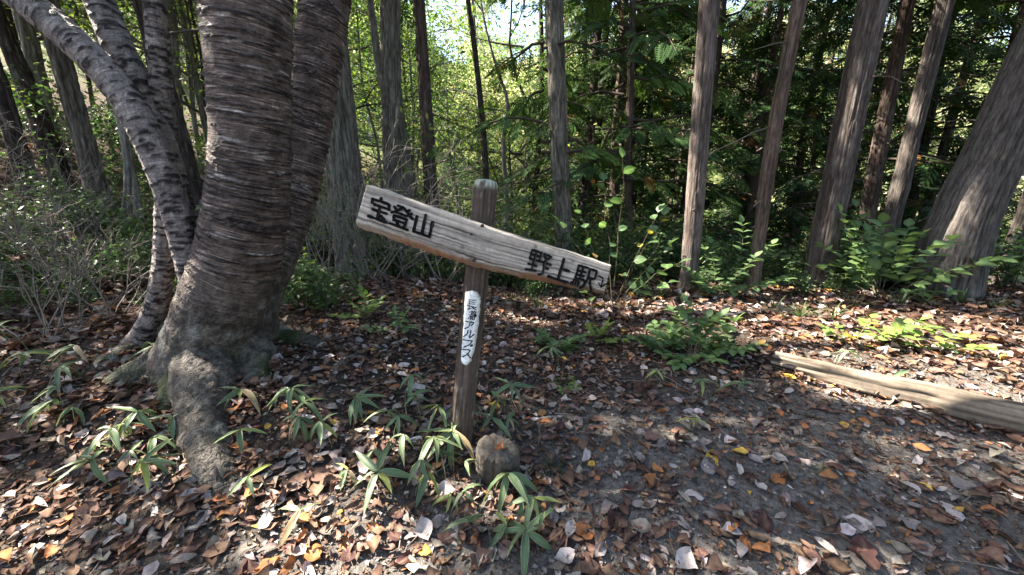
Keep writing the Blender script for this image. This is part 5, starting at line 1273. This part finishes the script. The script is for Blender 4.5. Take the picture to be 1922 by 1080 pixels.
for k, (u, v, m, s) in enumerate([(230, 470, 2, 1.0), (255, 530, 2, .8), (200, 530, 2, .7), (120, 420, 0, 1.0), (60, 560, 0, .9), (10, 520, 1, 1.0), (170, 450, 1, .9), (280, 480, 2, .9), (545, 560, 2, .9), (575, 575, 2, .8), (610, 585, 0, .7), (30, 480, 0, 1.0), (100, 590, 0, .6), (340, 560, 2, .5)]):
    place_bush('leafy_bush', ('dark green', 'dark green', 'mid green')[m] + ' leafy undergrowth bush near the cherry', ('dark', 'dark', 'mid')[m] + ' green bushes left', 'shrub', GRN[m], hit(u, v), k * 2.3, s)
for k, (x, y, m, s) in enumerate([(-.6, 5.6, 0, .8), (.1, 5.9, 1, 1.0), (.7, 5.6, 0, 1.0), (1.2, 5.9, 1, 1.2), (1.8, 5.7, 0, 1.1), (2.2, 6.2, 1, 1.3), (2.9, 5.9, 0, 1.2), (3.3, 6.4, 2, 1.3), (.4, 6.6, 1, 1.6), (1.5, 6.9, 0, 1.7), (2.6, 7.2, 1, 1.8), (4.9, 5.9, 1, 1.3), (5.6, 6.6, 0, 1.7), (6.6, 6.0, 1, 1.4), (3.7, 7.4, 0, 1.7),
        (4.5, 7.2, 1, 1.4), (-1.2, 6.4, 2, 1.2), (-2.0, 6.2, 1, 1.1), (-2.6, 6.8, 2, 1.3), (-.4, 7.2, 1, 1.6), (7.2, 5.4, 0, 1.2), (8.0, 6.4, 1, 1.8), (3.6, 5.5, 1, .9), (4.4, 5.5, 0, 1.0), (5.0, 5.2, 1, .9), (2.6, 5.5, 0, .9), (3.0, 4.9, 1, .5), (3.6, 4.7, 0, .5), (2.4, 4.8, 1, .45), (4.1, 4.6, 0, .45), (1.0, 5.0, 0, .5), (.3, 4.9, 1, .5), (1.6, 4.7, 1, .4)]):
    place_bush('leafy_bush', ('dark', 'dark', 'mid')[m] + ' green leafy undergrowth bush along the crest behind the sign', ('dark', 'dark', 'mid')[m] + ' green bushes along the crest', 'shrub', GRN[m], (x, y, gz(x, y)), k * 2.3, s)
for k, (x, y, m, s) in enumerate([(-.9, 7.6, 0, 1.2), (.2, 8.0, 1, 1.3), (-2.2, 8.2, 0, 1.3), (1.1, 8.6, 1, 1.4), (-3.4, 8.4, 1, 1.2), (-5.6, 7.0, 0, 1.0), (-7.0, 6.6, 1, 1.0), (-8.4, 7.2, 0, 1.1), (2.9, 8.8, 1, 1.4), (-4.6, 9.0, 0, 1.3), (5.0, 9.8, 1, 1.6), (7.0, 10, 1, 1.6), (-1.5, 5.7, 1, .7), (-.7, 6.0, 0, .75), (-2.3, 5.5, 1, .7), (.3, 6.3, 1, .8), (-1.0, 6.8, 1, .9), (1.9, 6.6, 1, .8), (-.2, 7.0, 0, 1.1), (-1.6, 7.2, 0, 1.1), (.6, 7.6, 0, 1.2), (-2.8, 7.2, 1, 1.0), (1.4, 7.6, 0, 1.1), (-.4, 8.8, 0, 1.5), (-1.4, 9.4, 1, 1.5)]):
    place_bush('young_tree', ('yellow green', 'mid green')[m] + ' multi stemmed young tree in the understorey', ('yellow', 'mid')[m] + ' green young trees', 'tree', TALL[m], (x, y, gz(x, y)), k * 1.1, s)

for k, (x, y, m, s) in enumerate([(-6.0, 6.4, 2, 1.2), (-7.2, 7.6, 0, 1.4), (-8.6, 6.2, 2, 1.3), (-5.2, 7.6, 0, 1.2), (-6.6, 8.8, 2, 1.5), (-8.2, 8.6, 1, 1.5), (-4.4, 8.0, 2, 1.3), (-9.6, 8.8, 0, 1.6), (-10.6, 7.4, 2, 1.5), (-3.6, 7.2, 1, 1.2), (-7.8, 10.6, 0, 1.8), (-5.4, 10.8, 2, 1.8), (-11.6, 9.6, 1, 1.8), (-9.8, 5.4, 1, 1.3)]):
    place_bush('leafy_bush', ('dark', 'dark', 'mid')[m] + ' green leafy bush among trunks on the rising slope', ('dark', 'dark', 'mid')[m] + ' green bushes on the slope', 'shrub', GRN[m], (x, y, gz(x, y)), k * 1.7, s)
fl_ = obj('fallen_leaf', leaf_mesh['orange', 1], None, tuple(c0 + tilt * .245 + np.array([.0, -.01, .006]))); fl_.rotation_euler = (.2, 0, .9); fl_.scale = (.06,) * 3
tag(fl_, 'small orange leaf lying on top of the stump stub', 'leaf', 'orange fallen leaves')
# ------------------------------------------------------------------ dead branches and sticks on the ground
def stick(label, pts, r0, r1, colr, seed, name='fallen_branch', lift=.4):
    r = np.random.default_rng(seed); P = [hit(u, v) + np.array([0, 0, r0 * lift + .006]) for u, v in pts]
    Pd, Rd, _ = resample(P, np.linspace(r0, r1, len(P)), 26); Pd[:, :2] += .004 * r.normal(size=(26, 2)); Rd *= 1 + .12 * r.normal(size=26)
    V, F = tube(Pd, Rd, 9); C = np.array(colr) * (1 + .5 * (r.random((len(V), 1)) - .5))
    c = Pd[0]; o = obj(name, make_mesh(name, V - c, F, C, True, M_TWIG), None, c); tag(o, label, 'branch'); return o
stick('dark forked dead branch lying behind the mossy root', [(625, 710), (650, 678), (690, 662), (715, 655)], .016, .012, (.10, .085, .075), 1)
stick('grey dead stick leaning on the litter behind the mossy root', [(722, 645), (738, 632), (748, 622)], .022, .014, (.16, .14, .125), 2)
stick('pale broken root splinter sticking out below the dwarf bamboo', [(298, 905), (290, 960), (292, 1040)], .022, .010, (.24, .20, .165), 3, 'root_splinter', .2)
stick('dark bent twig in front of the log', [(1440, 790), (1490, 765), (1560, 770), (1640, 775)], .006, .004, (.08, .065, .055), 4)
stick('short pale stick on the soil beyond the stump', [(1010, 790), (1035, 786), (1055, 784)], .010, .008, (.34, .29, .24), 5)
stick('pale wood chip in front of the signpost', [(848, 990), (862, 1005), (878, 1020)], .014, .010, (.30, .26, .22), 6)
stick('grey stick lying at the foot of the thick straight grey conifer', [(1555, 556), (1600, 548), (1640, 545)], .022, .016, (.22, .19, .17), 7)
stick('thin pale cane bending over the bank outside the roots', [(0, 700), (60, 672), (110, 640), (150, 620)], .006, .004, (.32, .26, .17), 8)
stick('long dead branch lying on the rising slope', [(0, 560), (80, 535), (170, 540), (250, 548)], .020, .010, (.09, .075, .065), 9)
stick('thin twig lying across the soil by the front root', [(525, 1062), (590, 1058), (650, 1062)], .005, .003, (.14, .11, .09), 10)
def twigs():
    r = np.random.default_rng(8); mb = MB(); n = 420
    x, y = scatter_polar(n, .8, 5.5, .8, r)
    for k in range(n):
        a = r.uniform(0, 6.28); L = r.uniform(.05, .28); m = 4; u = np.linspace(-.5, .5, m)
        px = x[k] + u * L * math.cos(a) + .01 * r.normal(size=m); py = y[k] + u * L * math.sin(a) + .01 * r.normal(size=m)
        V, F = tube(np.stack([px, py, hgt(px, py) + .012 + .01 * r.random()], -1), np.linspace(.0028, .0015, m) * r.uniform(.6, 1.4), 4, False)
        mb.add(V, F, np.array([.15, .12, .10]) * r.uniform(.4, 1.9))
    tag(mb.build('twig_litter', M_TWIG), 'thin twigs scattered through the leaf litter', 'twigs', kind='stuff')
twigs()
